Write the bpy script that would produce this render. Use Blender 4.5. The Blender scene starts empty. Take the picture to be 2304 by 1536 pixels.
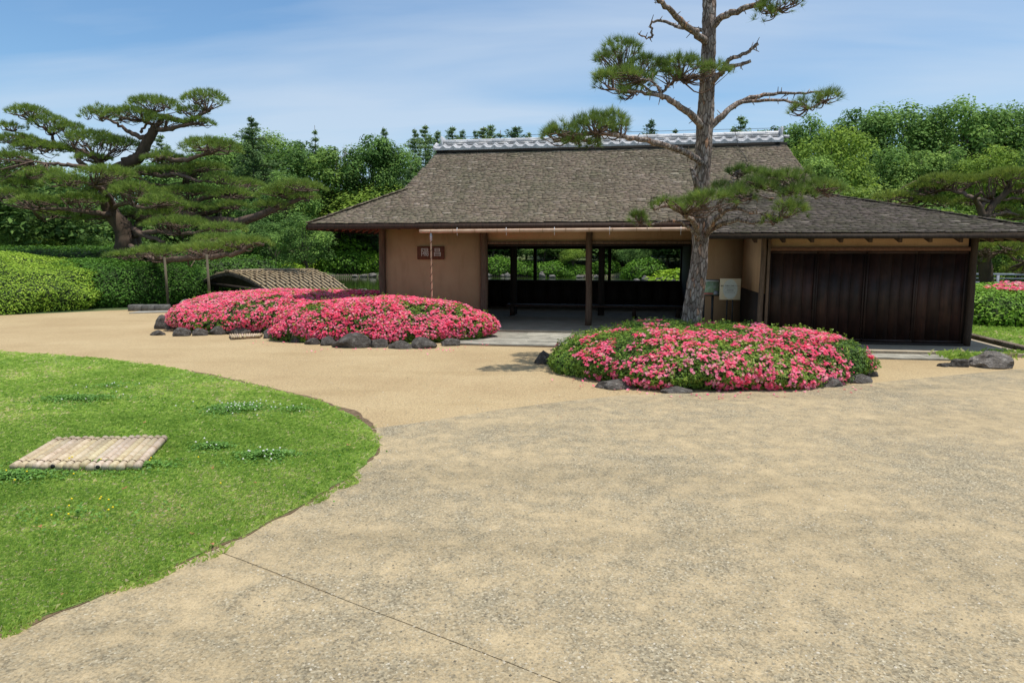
import bpy, bmesh, math, random
import numpy as np
from mathutils import Vector, Matrix, noise

# ------------------------------------------------------------------ camera, world, sun, exposure
sc = bpy.context.scene
F, H0, YH = 1536.0, 1.6, 565.0           # focal length in photo pixels, eye height, horizon row
TH = math.atan((768 - YH) / F); CT, ST = math.cos(TH), math.sin(TH)
cam = bpy.data.cameras.new("camera"); camo = bpy.data.objects.new("camera", cam)
sc.collection.objects.link(camo); sc.camera = camo
cam.sensor_width = 36; cam.lens = F / 2304 * 36
cam.clip_start = .05; cam.clip_end = 3000
camo.location = (0, 0, H0); camo.rotation_euler = (math.pi / 2 - TH, 0, 0)

SUN = Vector((.27, -.085, 1)).normalized()
sun = bpy.data.lights.new("sun", 'SUN'); suno = bpy.data.objects.new("sun", sun)
sc.collection.objects.link(suno)
sun.energy = 4.4; sun.angle = math.radians(.55); sun.color = (1, .95, .87)
suno.rotation_euler = SUN.to_track_quat('Z', 'Y').to_euler()

world = bpy.data.worlds.new("World"); sc.world = world; world.use_nodes = True
wt = world.node_tree; wn = wt.nodes; wl_ = wt.links
bg = wn["Background"]; bg.inputs[1].default_value = .115
sky = wn.new("ShaderNodeTexSky"); sky.sky_type = 'NISHITA'; sky.sun_disc = False
sky.sun_elevation = math.asin(SUN.z); sky.sun_rotation = math.atan2(SUN.x, SUN.y)
sky.air_density = 1.15; sky.dust_density = .25; sky.ozone_density = 2.2
tc = wn.new("ShaderNodeTexCoord"); sx = wn.new("ShaderNodeSeparateXYZ"); wl_.new(tc.outputs['Generated'], sx.inputs[0])
def wmath(op, a, b):
    m = wn.new("ShaderNodeMath"); m.operation = op
    for i, v in enumerate((a, b)):
        if hasattr(v, 'is_output'): wl_.new(v, m.inputs[i])
        elif v is not None: m.inputs[i].default_value = v
    return m.outputs[0]
den = wmath('ADD', wmath('MAXIMUM', sx.outputs[2], 0.0), .12)
cx = wn.new("ShaderNodeCombineXYZ")
wl_.new(wmath('DIVIDE', sx.outputs[0], den), cx.inputs[0]); wl_.new(wmath('DIVIDE', sx.outputs[1], den), cx.inputs[1])
mp = wn.new("ShaderNodeMapping"); mp.inputs['Scale'].default_value = (.30, 1.15, 1); mp.inputs['Rotation'].default_value = (0, 0, .10)
mp.inputs['Location'].default_value = (7.3, 2.4, 0)
wl_.new(cx.outputs[0], mp.inputs[0])
nz = wn.new("ShaderNodeTexNoise"); nz.inputs['Scale'].default_value = .85; nz.inputs['Detail'].default_value = 7
nz.inputs['Roughness'].default_value = .5; nz.inputs['Distortion'].default_value = .5
wl_.new(mp.outputs[0], nz.inputs[0])
cr = wn.new("ShaderNodeValToRGB"); cr.color_ramp.elements[0].position = .36; cr.color_ramp.elements[1].position = .64
cr.color_ramp.elements[0].color = (0, 0, 0, 1); cr.color_ramp.elements[1].color = (.66, .66, .66, 1)
wl_.new(nz.outputs[0], cr.inputs[0])
mx = wn.new("ShaderNodeMix"); mx.data_type = 'RGBA'
wl_.new(cr.outputs[0], mx.inputs[0]); tnt = wn.new('ShaderNodeMix'); tnt.data_type = 'RGBA'; tnt.blend_type = 'MULTIPLY'; tnt.inputs[0].default_value = 1; tnt.inputs[7].default_value = (.84, 1.04, 1.16, 1); wl_.new(sky.outputs[0], tnt.inputs[6]); wl_.new(tnt.outputs[2], mx.inputs[6]); mx.inputs[7].default_value = (5.3, 6.1, 7.1, 1)
wl_.new(mx.outputs[2], bg.inputs[0])
sc.view_settings.view_transform = 'Standard'; sc.view_settings.look = 'None'
sc.view_settings.exposure = 0.10; sc.view_settings.gamma = 1; sc.view_settings.use_curve_mapping = False
sc.cycles.max_bounces = 7; sc.cycles.diffuse_bounces = 4; sc.cycles.transparent_max_bounces = 4
sc.cycles.use_denoising = True
sc.cycles.sample_clamp_indirect = 6

# ------------------------------------------------------------------ measuring helpers
def ray(px, py):
    u = (px - 1152) / F; w = (768 - py) / F
    return np.array((u, CT + w * ST, -ST + w * CT))
def G(px, py, z=0.0):
    d = ray(px, py); t = (z - H0) / d[2]; return np.array((d[0] * t, d[1] * t, z))
def P(px, py, Y):
    d = ray(px, py); t = Y / d[1]; return np.array((d[0] * t, Y, H0 + d[2] * t))
YAW = math.radians(9.5); CA, SA = math.cos(YAW), math.sin(YAW)
O = np.array((1.62, 14.24))
def W(a, b, z=0.0):
    return np.array((O[0] + a * CA + b * SA, O[1] - a * SA + b * CA, z))
rng = np.random.default_rng(11); R = random.Random(5)

# ------------------------------------------------------------------ materials
def nt(m):
    m.use_nodes = True; t = m.node_tree; return t, t.nodes, t.links, t.nodes["Principled BSDF"]
def ramp(n, stops):
    r = n.new("ShaderNodeValToRGB"); e = r.color_ramp.elements
    while len(e) < len(stops): e.new(.5)
    for el, (p, c) in zip(e, stops): el.position = p; el.color = (*c, 1)
    return r
def noise_node(n, l, coord, scale, detail=4, rough=.55, stretch=None, kind='noise', rand=1.0):
    mpn = n.new("ShaderNodeMapping"); l.new(coord, mpn.inputs[0])
    if stretch: mpn.inputs['Scale'].default_value = stretch
    if kind == 'noise':
        t = n.new("ShaderNodeTexNoise"); t.inputs['Scale'].default_value = scale
        t.inputs['Detail'].default_value = detail; t.inputs['Roughness'].default_value = rough
    else:
        t = n.new("ShaderNodeTexVoronoi"); t.inputs['Scale'].default_value = scale
        t.inputs['Randomness'].default_value = rand
        if kind == 'edge': t.feature = 'DISTANCE_TO_EDGE'
    l.new(mpn.outputs[0], t.inputs[0]); return t
def mixc(n, l, fac, a, b, mode='MIX'):
    m = n.new("ShaderNodeMix"); m.data_type = 'RGBA'; m.blend_type = mode
    for i, v in ((0, fac), (6, a), (7, b)):
        if hasattr(v, 'is_output'): l.new(v, m.inputs[i])
        elif isinstance(v, (int, float)): m.inputs[i].default_value = v
        else: m.inputs[i].default_value = (*v, 1)
    return m.outputs[2]
def bump(n, l, b, h, strength=.4, dist=.01):
    k = n.new("ShaderNodeBump"); k.inputs['Strength'].default_value = strength; k.inputs['Distance'].default_value = dist
    l.new(h, k.inputs['Height']); l.new(k.outputs[0], b.inputs['Normal'])
def coords(n, what='Object'):
    t = n.new("ShaderNodeTexCoord"); return t.outputs[what]
def attr_v(n):
    a = n.new("ShaderNodeAttribute"); a.attribute_name = 'v'; return a.outputs['Fac']

def leaf_mat(name, stops, rough=.5, trans=.28, tint=True, spec=.3):
    m = bpy.data.materials.new(name); t, n, l, b = nt(m)
    r = ramp(n, stops); l.new(attr_v(n), r.inputs[0]); c = r.outputs[0]
    if tint:
        oi = n.new("ShaderNodeObjectInfo"); c = mixc(n, l, 1.0, c, oi.outputs['Color'], 'MULTIPLY')
    l.new(c, b.inputs['Base Color']); b.inputs['Roughness'].default_value = rough
    b.inputs['Specular IOR Level'].default_value = spec
    tr = n.new("ShaderNodeBsdfTranslucent"); l.new(c, tr.inputs[0])
    ms = n.new("ShaderNodeMixShader"); ms.inputs[0].default_value = trans
    l.new(b.outputs[0], ms.inputs[1]); l.new(tr.outputs[0], ms.inputs[2])
    l.new(ms.outputs[0], n['Material Output'].inputs[0]); return m
def noise_mat(name, stops, scale=5, detail=6, rough=.85, bs=.3, bd=.01, stretch=None, bscale=None, coord='Object', fine=None, spec=.25):
    m = bpy.data.materials.new(name); t, n, l, b = nt(m); co = coords(n, coord)
    a = noise_node(n, l, co, scale, detail, .6, stretch); r = ramp(n, stops); l.new(a.outputs[0], r.inputs[0]); c = r.outputs[0]
    if fine:
        f = noise_node(n, l, co, fine, 3, .6, stretch); fr = ramp(n, [(.3, (.72, .72, .72)), (.7, (1.2, 1.2, 1.2))]); l.new(f.outputs[0], fr.inputs[0])
        c = mixc(n, l, 1.0, c, fr.outputs[0], 'MULTIPLY')
    oi = n.new("ShaderNodeObjectInfo"); c = mixc(n, l, 1.0, c, oi.outputs['Color'], 'MULTIPLY')
    l.new(c, b.inputs['Base Color']); b.inputs['Roughness'].default_value = rough; b.inputs['Specular IOR Level'].default_value = spec
    if bs:
        h = noise_node(n, l, co, bscale or scale * 4, 5, .65, stretch); bump(n, l, b, h.outputs[0], bs, bd)
    return m

M = {}
M['leaf_tree'] = leaf_mat('tree_leaves', [(0, (.045, .085, .028)), (.45, (.11, .195, .055)), (1, (.22, .33, .085))], trans=.35, rough=.7, spec=.12)
M['leaf_conifer'] = leaf_mat('conifer_needles', [(0, (.075, .12, .055)), (.5, (.14, .21, .09)), (1, (.24, .32, .14))], trans=.3, rough=.7, spec=.12)
M['leaf_hedge'] = leaf_mat('hedge_leaves', [(0, (.11, .20, .02)), (.5, (.26, .44, .04)), (1, (.46, .62, .08))], rough=.6, spec=.2)
M['leaf_azalea'] = leaf_mat('azalea_leaves', [(0, (.055, .12, .016)), (.5, (.15, .27, .028)), (.85, (.27, .40, .045)), (1, (.40, .40, .09))], rough=.5, spec=.3)
M['blossom'] = leaf_mat('azalea_petals', [(0, (.92, .085, .175)), (.45, (.99, .185, .325)), (.88, (.99, .38, .53)), (1, (.97, .56, .46))], rough=.7, spec=.1, trans=.4, tint=False)
M['needle'] = leaf_mat('pine_needles', [(0, (.075, .12, .03)), (.5, (.19, .27, .055)), (1, (.35, .43, .09))], rough=.6, spec=.2, trans=.3)
M['grass'] = leaf_mat('grass_blades', [(0, (.20, .33, .05)), (.4, (.36, .53, .09)), (.8, (.58, .69, .17)), (1, (.82, .67, .40))], rough=.6, spec=.15, trans=.45)
M['clover'] = leaf_mat('clover_leaves', [(0, (.08, .20, .03)), (1, (.20, .38, .07))], trans=.3)
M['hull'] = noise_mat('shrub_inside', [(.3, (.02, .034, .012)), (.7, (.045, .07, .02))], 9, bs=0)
M['twig'] = noise_mat('pine_branch', [(.3, (.075, .05, .038)), (.7, (.19, .13, .10))], 14, bs=.6, bd=.01)
M['trunk_far'] = noise_mat('tree_trunk', [(.3, (.07, .055, .04)), (.7, (.17, .14, .11))], 4, bs=.4, bd=.03, stretch=(1, 1, .25))
M['dead'] = noise_mat('dead_branches', [(.3, (.25, .21, .18)), (.7, (.42, .37, .33))], 8, bs=0)
M['white_petal'] = noise_mat('clover_blossom', [(.3, (.6, .58, .5)), (.7, (.8, .78, .7))], 60, bs=0)
M['yellow_petal'] = noise_mat('yellow_petals', [(.3, (.7, .5, .02)), (.7, (.85, .65, .03))], 60, bs=0)
M['dead_leaf'] = noise_mat('fallen_leaf', [(.3, (.25, .10, .05)), (.7, (.42, .2, .1))], 40, bs=.2)
M['rock'] = noise_mat('border_rock', [(.3, (.07, .06, .052)), (.48, (.13, .115, .10)), (.60, (.18, .162, .145)), (.68, (.32, .30, .26))], 2.6, 10, .9, .9, .08, fine=14)
M['rock_pale'] = noise_mat('grey_rock', [(.3, (.12, .11, .105)), (.55, (.24, .225, .21)), (.75, (.4, .38, .36))], 3, 8, .9, .7, .05, fine=30)
M['soil'] = noise_mat('bare_soil', [(.3, (.10, .065, .035)), (.7, (.2, .14, .085))], 18, bs=.7, bd=.02)
M['wood'] = noise_mat('weathered_wood', [(.3, (.10, .058, .036)), (.7, (.21, .135, .088))], 6, 6, .75, .4, .005, stretch=(4, 4, .5), fine=30)
M['wood_red'] = noise_mat('stained_wood', [(.3, (.12, .05, .028)), (.7, (.21, .10, .058))], 6, 6, .65, .3, .004, stretch=(4, .4, 4), fine=30)
M['dark_wood'] = noise_mat('dark_wood', [(.3, (.016, .011, .009)), (.7, (.04, .028, .02))], 6, 6, .7, .3, .004, stretch=(4, 4, .4))
M['black_board'] = noise_mat('black_board', [(.3, (.008, .008, .008)), (.7, (.018, .017, .016))], 6, bs=.2)
M['fascia'] = noise_mat('eave_board', [(.3, (.030, .018, .013)), (.7, (.06, .036, .026))], 6, bs=.2, stretch=(.4, 4, 4))
M['concrete'] = noise_mat('trodden_floor', [(.3, (.33, .27, .19)), (.7, (.46, .39, .28))], 3, 6, .9, .3, .004, fine=80)
M['slab'] = noise_mat('paving_stone', [(.3, (.21, .20, .17)), (.55, (.34, .32, .27)), (.8, (.46, .43, .36))], 4, 8, .85, .5, .006, fine=90)
M['tile'] = noise_mat('silver_grey_tile', [(.3, (.36, .36, .37)), (.7, (.52, .52, .53))], 5, 5, .42, .15, .003, fine=40, spec=.5)
M['bamboo'] = noise_mat('pale_bamboo', [(.3, (.42, .33, .21)), (.55, (.53, .44, .30)), (.75, (.62, .54, .41))], 3, 5, .55, .15, .002, stretch=(1, 6, 1), fine=30, spec=.4)
M['bamboo_node'] = noise_mat('bamboo_node', [(.3, (.20, .12, .07)), (.7, (.36, .24, .14))], 20, bs=0)
M['bamboo_old'] = noise_mat('brown_bamboo', [(.3, (.36, .22, .14)), (.7, (.56, .40, .28))], 4, 5, .5, .1, .002, spec=.4)
M['wire'] = noise_mat('binding_wire', [(.3, (.05, .025, .015)), (.7, (.09, .05, .03))], 30, bs=0)
M['metal_dark'] = noise_mat('dark_metal', [(.3, (.02, .02, .02)), (.7, (.035, .035, .035))], 10, rough=.5, bs=0)
M['white_mark'] = noise_mat('pale_lettering', [(.3, (.5, .45, .42)), (.7, (.62, .58, .54))], 30, bs=0)
M['ink'] = noise_mat('dark_print', [(.3, (.06, .05, .04)), (.7, (.08, .07, .06))], 30, bs=0)
M['rail'] = noise_mat('grey_rail_wood', [(.3, (.18, .19, .21)), (.7, (.30, .31, .34))], 5, bs=.2)
M['cream'] = noise_mat('cream_board', [(.3, (.62, .50, .33)), (.7, (.68, .56, .38))], 5, bs=0)
M['paper'] = noise_mat('grey_white_print', [(.3, (.55, .55, .48)), (.7, (.62, .62, .55))], 5, bs=0)
M['map_print'] = noise_mat('green_map_print', [(.3, (.18, .28, .14)), (.5, (.30, .40, .24)), (.7, (.45, .5, .42))], 14, bs=0)
M['red_print'] = noise_mat('red_print', [(.3, (.5, .12, .1)), (.7, (.55, .2, .16))], 20, bs=0)

def shingle_mat(name, stops):
    m = bpy.data.materials.new(name); t, n, l, b = nt(m); co = coords(n)
    r = ramp(n, stops); l.new(attr_v(n), r.inputs[0])
    oi = n.new("ShaderNodeObjectInfo")
    c = mixc(n, l, 1.0, r.outputs[0], oi.outputs['Color'], 'MULTIPLY')
    big = noise_node(n, l, co, .9, 5, .6); br = ramp(n, [(.35, (.90, .93, .86)), (.65, (1.15, 1.10, 1.09))]); l.new(big.outputs[0], br.inputs[0])
    c = mixc(n, l, 1.0, c, br.outputs[0], 'MULTIPLY')
    f = noise_node(n, l, co, 26, 4, .7, (1, .6, .6)); fr = ramp(n, [(.3, (.88, .90, .82)), (.7, (1.10, 1.05, 1.08))]); l.new(f.outputs[0], fr.inputs[0])
    c = mixc(n, l, 1.0, c, fr.outputs[0], 'MULTIPLY')
    ws = noise_node(n, l, co, 2.6, 5, .65, (2.4, .35, .35)); wr = ramp(n, [(.34, (.80, .82, .78)), (.5, (1, 1, 1)), (.7, (1.08, 1.06, 1.05))]); l.new(ws.outputs[0], wr.inputs[0])
    c = mixc(n, l, 1.0, c, wr.outputs[0], 'MULTIPLY')
    l.new(c, b.inputs['Base Color']); b.inputs['Roughness'].default_value = .85; b.inputs['Specular IOR Level'].default_value = .2
    bump(n, l, b, f.outputs[0], .5, .006); return m
M['shingle'] = shingle_mat('weathered_shingle', [(0, (.13, .104, .08)), (.35, (.19, .155, .120)), (.6, (.18, .158, .112)), (.93, (.235, .192, .162)), (1, (.32, .275, .23))])
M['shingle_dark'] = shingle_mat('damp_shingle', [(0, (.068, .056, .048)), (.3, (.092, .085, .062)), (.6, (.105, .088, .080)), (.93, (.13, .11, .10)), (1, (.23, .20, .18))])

# plaster, brown ochre
def plaster():
    m = bpy.data.materials.new('ochre_plaster'); t, n, l, b = nt(m); co = coords(n)
    a = noise_node(n, l, co, 1.2, 6, .6); r = ramp(n, [(.3, (.44, .265, .15)), (.7, (.54, .345, .20))]); l.new(a.outputs[0], r.inputs[0])
    f = noise_node(n, l, co, 120, 3, .6); fr = ramp(n, [(.3, (.86, .86, .86)), (.7, (1.1, 1.1, 1.1))]); l.new(f.outputs[0], fr.inputs[0])
    st = noise_node(n, l, co, 2.5, 6, .7, (2.2, 2.2, .5)); sr = ramp(n, [(.36, (.90, .88, .86)), (.5, (1, 1, 1))]); l.new(st.outputs[0], sr.inputs[0])
    c = mixc(n, l, 1.0, mixc(n, l, 1.0, r.outputs[0], fr.outputs[0], 'MULTIPLY'), sr.outputs[0], 'MULTIPLY')
    l.new(c, b.inputs['Base Color']); b.inputs['Roughness'].default_value = .95
    b.inputs['Specular IOR Level'].default_value = .1; bump(n, l, b, f.outputs[0], .3, .003); return m
M['plaster'] = plaster()
def plank_mat():
    m = bpy.data.materials.new('dark_red_planks'); t, n, l, b = nt(m); co = coords(n)
    a = noise_node(n, l, co, 5, 6, .6, (6, 1, .5)); r = ramp(n, [(.3, (.020, .011, .009)), (.6, (.034, .017, .012)), (.8, (.052, .025, .015))]); l.new(a.outputs[0], r.inputs[0])
    oi = n.new("ShaderNodeObjectInfo"); c = mixc(n, l, 1.0, r.outputs[0], oi.outputs['Color'], 'MULTIPLY')
    s = noise_node(n, l, co, 2.2, 4, .6); sr = ramp(n, [(.38, (.45, .45, .45)), (.62, (1.25, 1.2, 1.15))]); l.new(s.outputs[0], sr.inputs[0])
    c = mixc(n, l, 1.0, c, sr.outputs[0], 'MULTIPLY')
    l.new(c, b.inputs['Base Color']); b.inputs['Roughness'].default_value = .55; b.inputs['Specular IOR Level'].default_value = .3
    bump(n, l, b, a.outputs[0], .2, .003); return m
M['plank'] = plank_mat()
# compacted sand path
def path_mat():
    m = bpy.data.materials.new('sand_path'); t, n, l, b = nt(m); co = coords(n)
    a = noise_node(n, l, co, .55, 6, .6); r = ramp(n, [(.3, (.37, .272, .150)), (.5, (.42, .317, .178)), (.7, (.46, .355, .205))]); l.new(a.outputs[0], r.inputs[0])
    f = noise_node(n, l, co, 45, 4, .7); fr = ramp(n, [(.28, (.70, .70, .70)), (.72, (1.24, 1.24, 1.24))]); l.new(f.outputs[0], fr.inputs[0])
    c = mixc(n, l, 1.0, r.outputs[0], fr.outputs[0], 'MULTIPLY')
    g = noise_node(n, l, co, 160, 2, .7); gr = ramp(n, [(.32, (.72, .72, .72)), (.6, (1.08, 1.08, 1.08)), (.74, (1.3, 1.3, 1.3))]); l.new(g.outputs[0], gr.inputs[0])
    c = mixc(n, l, 1.0, c, gr.outputs[0], 'MULTIPLY')
    st = noise_node(n, l, co, 1.1, 4, .55, (.35, 1.6, 1)); sr = ramp(n, [(.55, (1, 1, 1)), (.8, (.84, .82, .78))]); l.new(st.outputs[0], sr.inputs[0])
    c = mixc(n, l, 1.0, c, sr.outputs[0], 'MULTIPLY')
    l.new(c, b.inputs['Base Color']); b.inputs['Roughness'].default_value = .95; b.inputs['Specular IOR Level'].default_value = .1
    bump(n, l, b, f.outputs[0], .5, .008); return m
M['path'] = path_mat()
# washed-gravel concrete: sandy matrix worn away in patches down to grey chippings
def gravel_mat():
    m = bpy.data.materials.new('washed_gravel_concrete'); t, n, l, b = nt(m); co = coords(n)
    v = noise_node(n, l, co, 110, kind='voronoi')           # chippings about 7 mm
    vr = ramp(n, [(0, (.12, .10, .066)), (.3, (.195, .166, .112)), (.6, (.262, .226, .155)), (.92, (.35, .30, .20)), (1, (.50, .45, .34))])
    sp = n.new("ShaderNodeSeparateColor"); l.new(v.outputs['Color'], sp.inputs[0]); l.new(sp.outputs[0], vr.inputs[0])
    big = noise_node(n, l, co, .75, 5, .6); mid = noise_node(n, l, co, 6, 6, .70); fin = noise_node(n, l, co, 52, 4, .75)
    def add(a, b_, k):
        q = n.new("ShaderNodeMath"); q.operation = 'MULTIPLY_ADD'; l.new(b_, q.inputs[0]); q.inputs[1].default_value = k
        if hasattr(a, 'is_output'): l.new(a, q.inputs[2])
        else: q.inputs[2].default_value = a
        return q.outputs[0]
    s = add(add(add(0, big.outputs[0], .40), mid.outputs[0], .34), fin.outputs[0], .54)
    mr = ramp(n, [(.55, (.95, .95, .95)), (.72, (.08, .08, .08))]); l.new(s, mr.inputs[0])
    sand = ramp(n, [(.3, (.36, .275, .155)), (.7, (.46, .36, .215))]); l.new(mid.outputs[0], sand.inputs[0])
    g = noise_node(n, l, co, 120, 4, .75); gr = ramp(n, [(.33, (.66, .66, .64)), (.5, (1, 1, 1)), (.67, (1.16, 1.16, 1.16))]); l.new(g.outputs[0], gr.inputs[0])
    sc2 = mixc(n, l, 1.0, sand.outputs[0], gr.outputs[0], 'MULTIPLY')
    c = mixc(n, l, mr.outputs[0], sc2, vr.outputs[0])
    l.new(c, b.inputs['Base Color']); b.inputs['Roughness'].default_value = .9; b.inputs['Specular IOR Level'].default_value = .2
    tr = noise_node(n, l, co, .8, 5, .6, (.25, 1.5, 1)); tr2 = ramp(n, [(.36, (.84, .84, .83)), (.5, (1, 1, 1)), (.68, (1.07, 1.06, 1.04))]); l.new(tr.outputs[0], tr2.inputs[0])
    c = mixc(n, l, 1.0, c, tr2.outputs[0], 'MULTIPLY'); l.new(c, b.inputs['Base Color'])
    hh = mixc(n, l, mr.outputs[0], (.8, .8, .8), v.outputs['Distance'])
    h2 = mixc(n, l, .4, hh, fin.outputs[0])
    bump(n, l, b, h2, .55, .007); return m
M['gravel'] = gravel_mat()
def ground_mat():
    m = bpy.data.materials.new('grassy_ground'); t, n, l, b = nt(m); co = coords(n)
    a = noise_node(n, l, co, .6, 7, .65); r = ramp(n, [(.32, (.03, .06, .015)), (.5, (.06, .10, .025)), (.66, (.13, .13, .045)), (.78, (.16, .12, .06))]); l.new(a.outputs[0], r.inputs[0])
    f = noise_node(n, l, co, 30, 4, .7); fr = ramp(n, [(.3, (.6, .6, .6)), (.7, (1.3, 1.3, 1.3))]); l.new(f.outputs[0], fr.inputs[0])
    l.new(mixc(n, l, 1.0, r.outputs[0], fr.outputs[0], 'MULTIPLY'), b.inputs['Base Color']); b.inputs['Roughness'].default_value = .95
    bump(n, l, b, f.outputs[0], .6, .04); return m
M['ground'] = ground_mat()
def lawn_mat():
    m = bpy.data.materials.new('lawn_soil'); t, n, l, b = nt(m); co = coords(n)
    a = noise_node(n, l, co, 1.6, 7, .65); r = ramp(n, [(.32, (.12, .21, .03)), (.52, (.18, .28, .05)), (.64, (.26, .28, .09)), (.74, (.28, .20, .11))]); l.new(a.outputs[0], r.inputs[0])
    f = noise_node(n, l, co, 70, 4, .7); fr = ramp(n, [(.3, (.5, .5, .5)), (.7, (1.3, 1.3, 1.3))]); l.new(f.outputs[0], fr.inputs[0])
    l.new(mixc(n, l, 1.0, r.outputs[0], fr.outputs[0], 'MULTIPLY'), b.inputs['Base Color']); b.inputs['Roughness'].default_value = .95
    bump(n, l, b, f.outputs[0], .8, .02); return m
M['lawn'] = lawn_mat()
def water_mat():
    m = bpy.data.materials.new('pond_water'); t, n, l, b = nt(m); co = coords(n)
    b.inputs['Base Color'].default_value = (.035, .055, .014, 1); b.inputs['Roughness'].default_value = .04; b.inputs['Specular IOR Level'].default_value = .8
    a = noise_node(n, l, co, 2.2, 3, .5, (1, 2.2, 1)); bump(n, l, b, a.outputs[0], .12, .03); return m
M['water'] = water_mat()
def bark_mat():
    m = bpy.data.materials.new('pine_bark'); t, n, l, b = nt(m); co = coords(n)
    v = noise_node(n, l, co, 20, kind='voronoi', stretch=(1.3, 1.3, .38)); e = noise_node(n, l, co, 20, kind='edge', stretch=(1.3, 1.3, .38))
    sp = n.new("ShaderNodeSeparateColor"); l.new(v.outputs['Color'], sp.inputs[0])
    pr = ramp(n, [(0, (.17, .13, .105)), (.5, (.29, .235, .20)), (.85, (.40, .34, .30)), (1, (.42, .24, .15))]); l.new(sp.outputs[0], pr.inputs[0])
    er = ramp(n, [(.0, (.28, .24, .22)), (.14, (1, 1, 1))]); l.new(e.outputs[0], er.inputs[0])
    c = mixc(n, l, 1.0, pr.outputs[0], er.outputs[0], 'MULTIPLY')
    f = noise_node(n, l, co, 50, 5, .7, (1, 1, .5)); fr = ramp(n, [(.3, (.65, .65, .65)), (.7, (1.3, 1.3, 1.3))]); l.new(f.outputs[0], fr.inputs[0])
    c = mixc(n, l, 1.0, c, fr.outputs[0], 'MULTIPLY')
    l.new(c, b.inputs['Base Color']); b.inputs['Roughness'].default_value = .9; b.inputs['Specular IOR Level'].default_value = .15
    k = mixc(n, l, .35, e.outputs[0], f.outputs[0]); bump(n, l, b, k, .9, .03); return m
M['bark'] = bark_mat()

M['joint'] = noise_mat('dusty_joint', [(.3, (.19, .15, .09)), (.7, (.36, .28, .17))], 30, bs=.5, bd=.01)
# ------------------------------------------------------------------ object helpers
col = sc.collection
def tag(o, label=None, cat=None, group=None, kind=None):
    if label: o['label'] = label
    if cat: o['category'] = cat
    if group: o['group'] = group
    if kind: o['kind'] = kind
    return o
def empty(name, loc=(0, 0, 0), rz=0):
    o = bpy.data.objects.new(name, None); col.objects.link(o); o.location = loc; o.rotation_euler = (0, 0, rz); o.empty_display_size = .2; return o
def link(name, me, parent=None, loc=None, rot=None, scale=None, color=None):
    o = bpy.data.objects.new(name, me); col.objects.link(o)
    if parent is not None: o.parent = parent
    if loc is not None: o.location = loc
    if rot is not None: o.rotation_euler = rot
    if scale is not None: o.scale = scale
    if color is not None: o.color = (*color, 1)
    return o
def mesh(name, V, Fc, mat, v=None, smooth=False):
    me = bpy.data.meshes.new(name); V = np.asarray(V, dtype=np.float32)
    if isinstance(Fc, np.ndarray):
        n, k = Fc.shape
        me.vertices.add(len(V)); me.vertices.foreach_set('co', V.ravel())
        me.loops.add(n * k); me.loops.foreach_set('vertex_index', Fc.astype(np.int32).ravel())
        me.polygons.add(n); me.polygons.foreach_set('loop_start', np.arange(0, n * k, k, dtype=np.int32))
        me.polygons.foreach_set('loop_total', np.full(n, k, dtype=np.int32))
        me.update(calc_edges=True)
    else:
        me.from_pydata([tuple(map(float, p)) for p in V], [], [tuple(int(i) for i in f) for f in Fc]); me.update()
    if v is not None:
        a = me.attributes.new('v', 'FLOAT', 'POINT'); a.data.foreach_set('value', np.asarray(v, dtype=np.float32))
    if smooth: me.polygons.foreach_set('use_smooth', np.ones(len(me.polygons), dtype=bool))
    me.materials.append(mat); return me
def mk(name, V, Fc, mat, parent=None, v=None, smooth=False, **kw):
    return link(name, mesh(name, V, Fc, mat, v, smooth), parent, **kw)
class Acc:                                # gathers numpy chunks with quads
    def __init__(s): s.V = []; s.F = []; s.v = []; s.n = 0
    def add(s, V, Fc, v=None):
        V = np.asarray(V, dtype=float); s.V.append(V); s.F.append(np.asarray(Fc) + s.n)
        s.v.append(np.zeros(len(V)) + .5 if v is None else np.broadcast_to(v, (len(V),))); s.n += len(V)
    def get(s): return np.concatenate(s.V), np.concatenate(s.F), np.concatenate(s.v)
    def mesh(s, name, mat, smooth=False):
        V, Fc, v = s.get(); return mesh(name, V, Fc, mat, v, smooth)
    def build(s, name, mat, parent=None, smooth=False, **kw): return link(name, s.mesh(name, mat, smooth), parent, **kw)
BOXF = np.array([(0, 3, 2, 1), (4, 5, 6, 7), (0, 1, 5, 4), (1, 2, 6, 5), (2, 3, 7, 6), (3, 0, 4, 7)])
def boxV(x0, x1, y0, y1, z0, z1):
    return np.array([(x0, y0, z0), (x1, y0, z0), (x1, y1, z0), (x0, y1, z0), (x0, y0, z1), (x1, y0, z1), (x1, y1, z1), (x0, y1, z1)], dtype=float)
def box(name, d, mat, parent=None, bev=0.0, **kw):
    me = mesh(name, boxV(*d), BOXF, mat)
    if bev:
        bm = bmesh.new(); bm.from_mesh(me); bmesh.ops.bevel(bm, geom=bm.edges[:], offset=bev, segments=1, affect='EDGES'); bm.to_mesh(me); bm.free()
    return link(name, me, parent, **kw)
def spline(pts, k=5):
    pts = [np.asarray(p, float) for p in pts]
    if len(pts) < 3:
        return [pts[0] + (pts[-1] - pts[0]) * i / k for i in range(k + 1)]
    out = []; q = [2 * pts[0] - pts[1]] + pts + [2 * pts[-1] - pts[-2]]
    for i in range(1, len(q) - 2):
        for j in range(k):
            t = j / k; a, b, c, d = q[i - 1], q[i], q[i + 1], q[i + 2]
            out.append(.5 * ((2 * b) + (-a + c) * t + (2 * a - 5 * b + 4 * c - d) * t * t + (-a + 3 * b - 3 * c + d) * t ** 3))
    out.append(pts[-1]); return out
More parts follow.
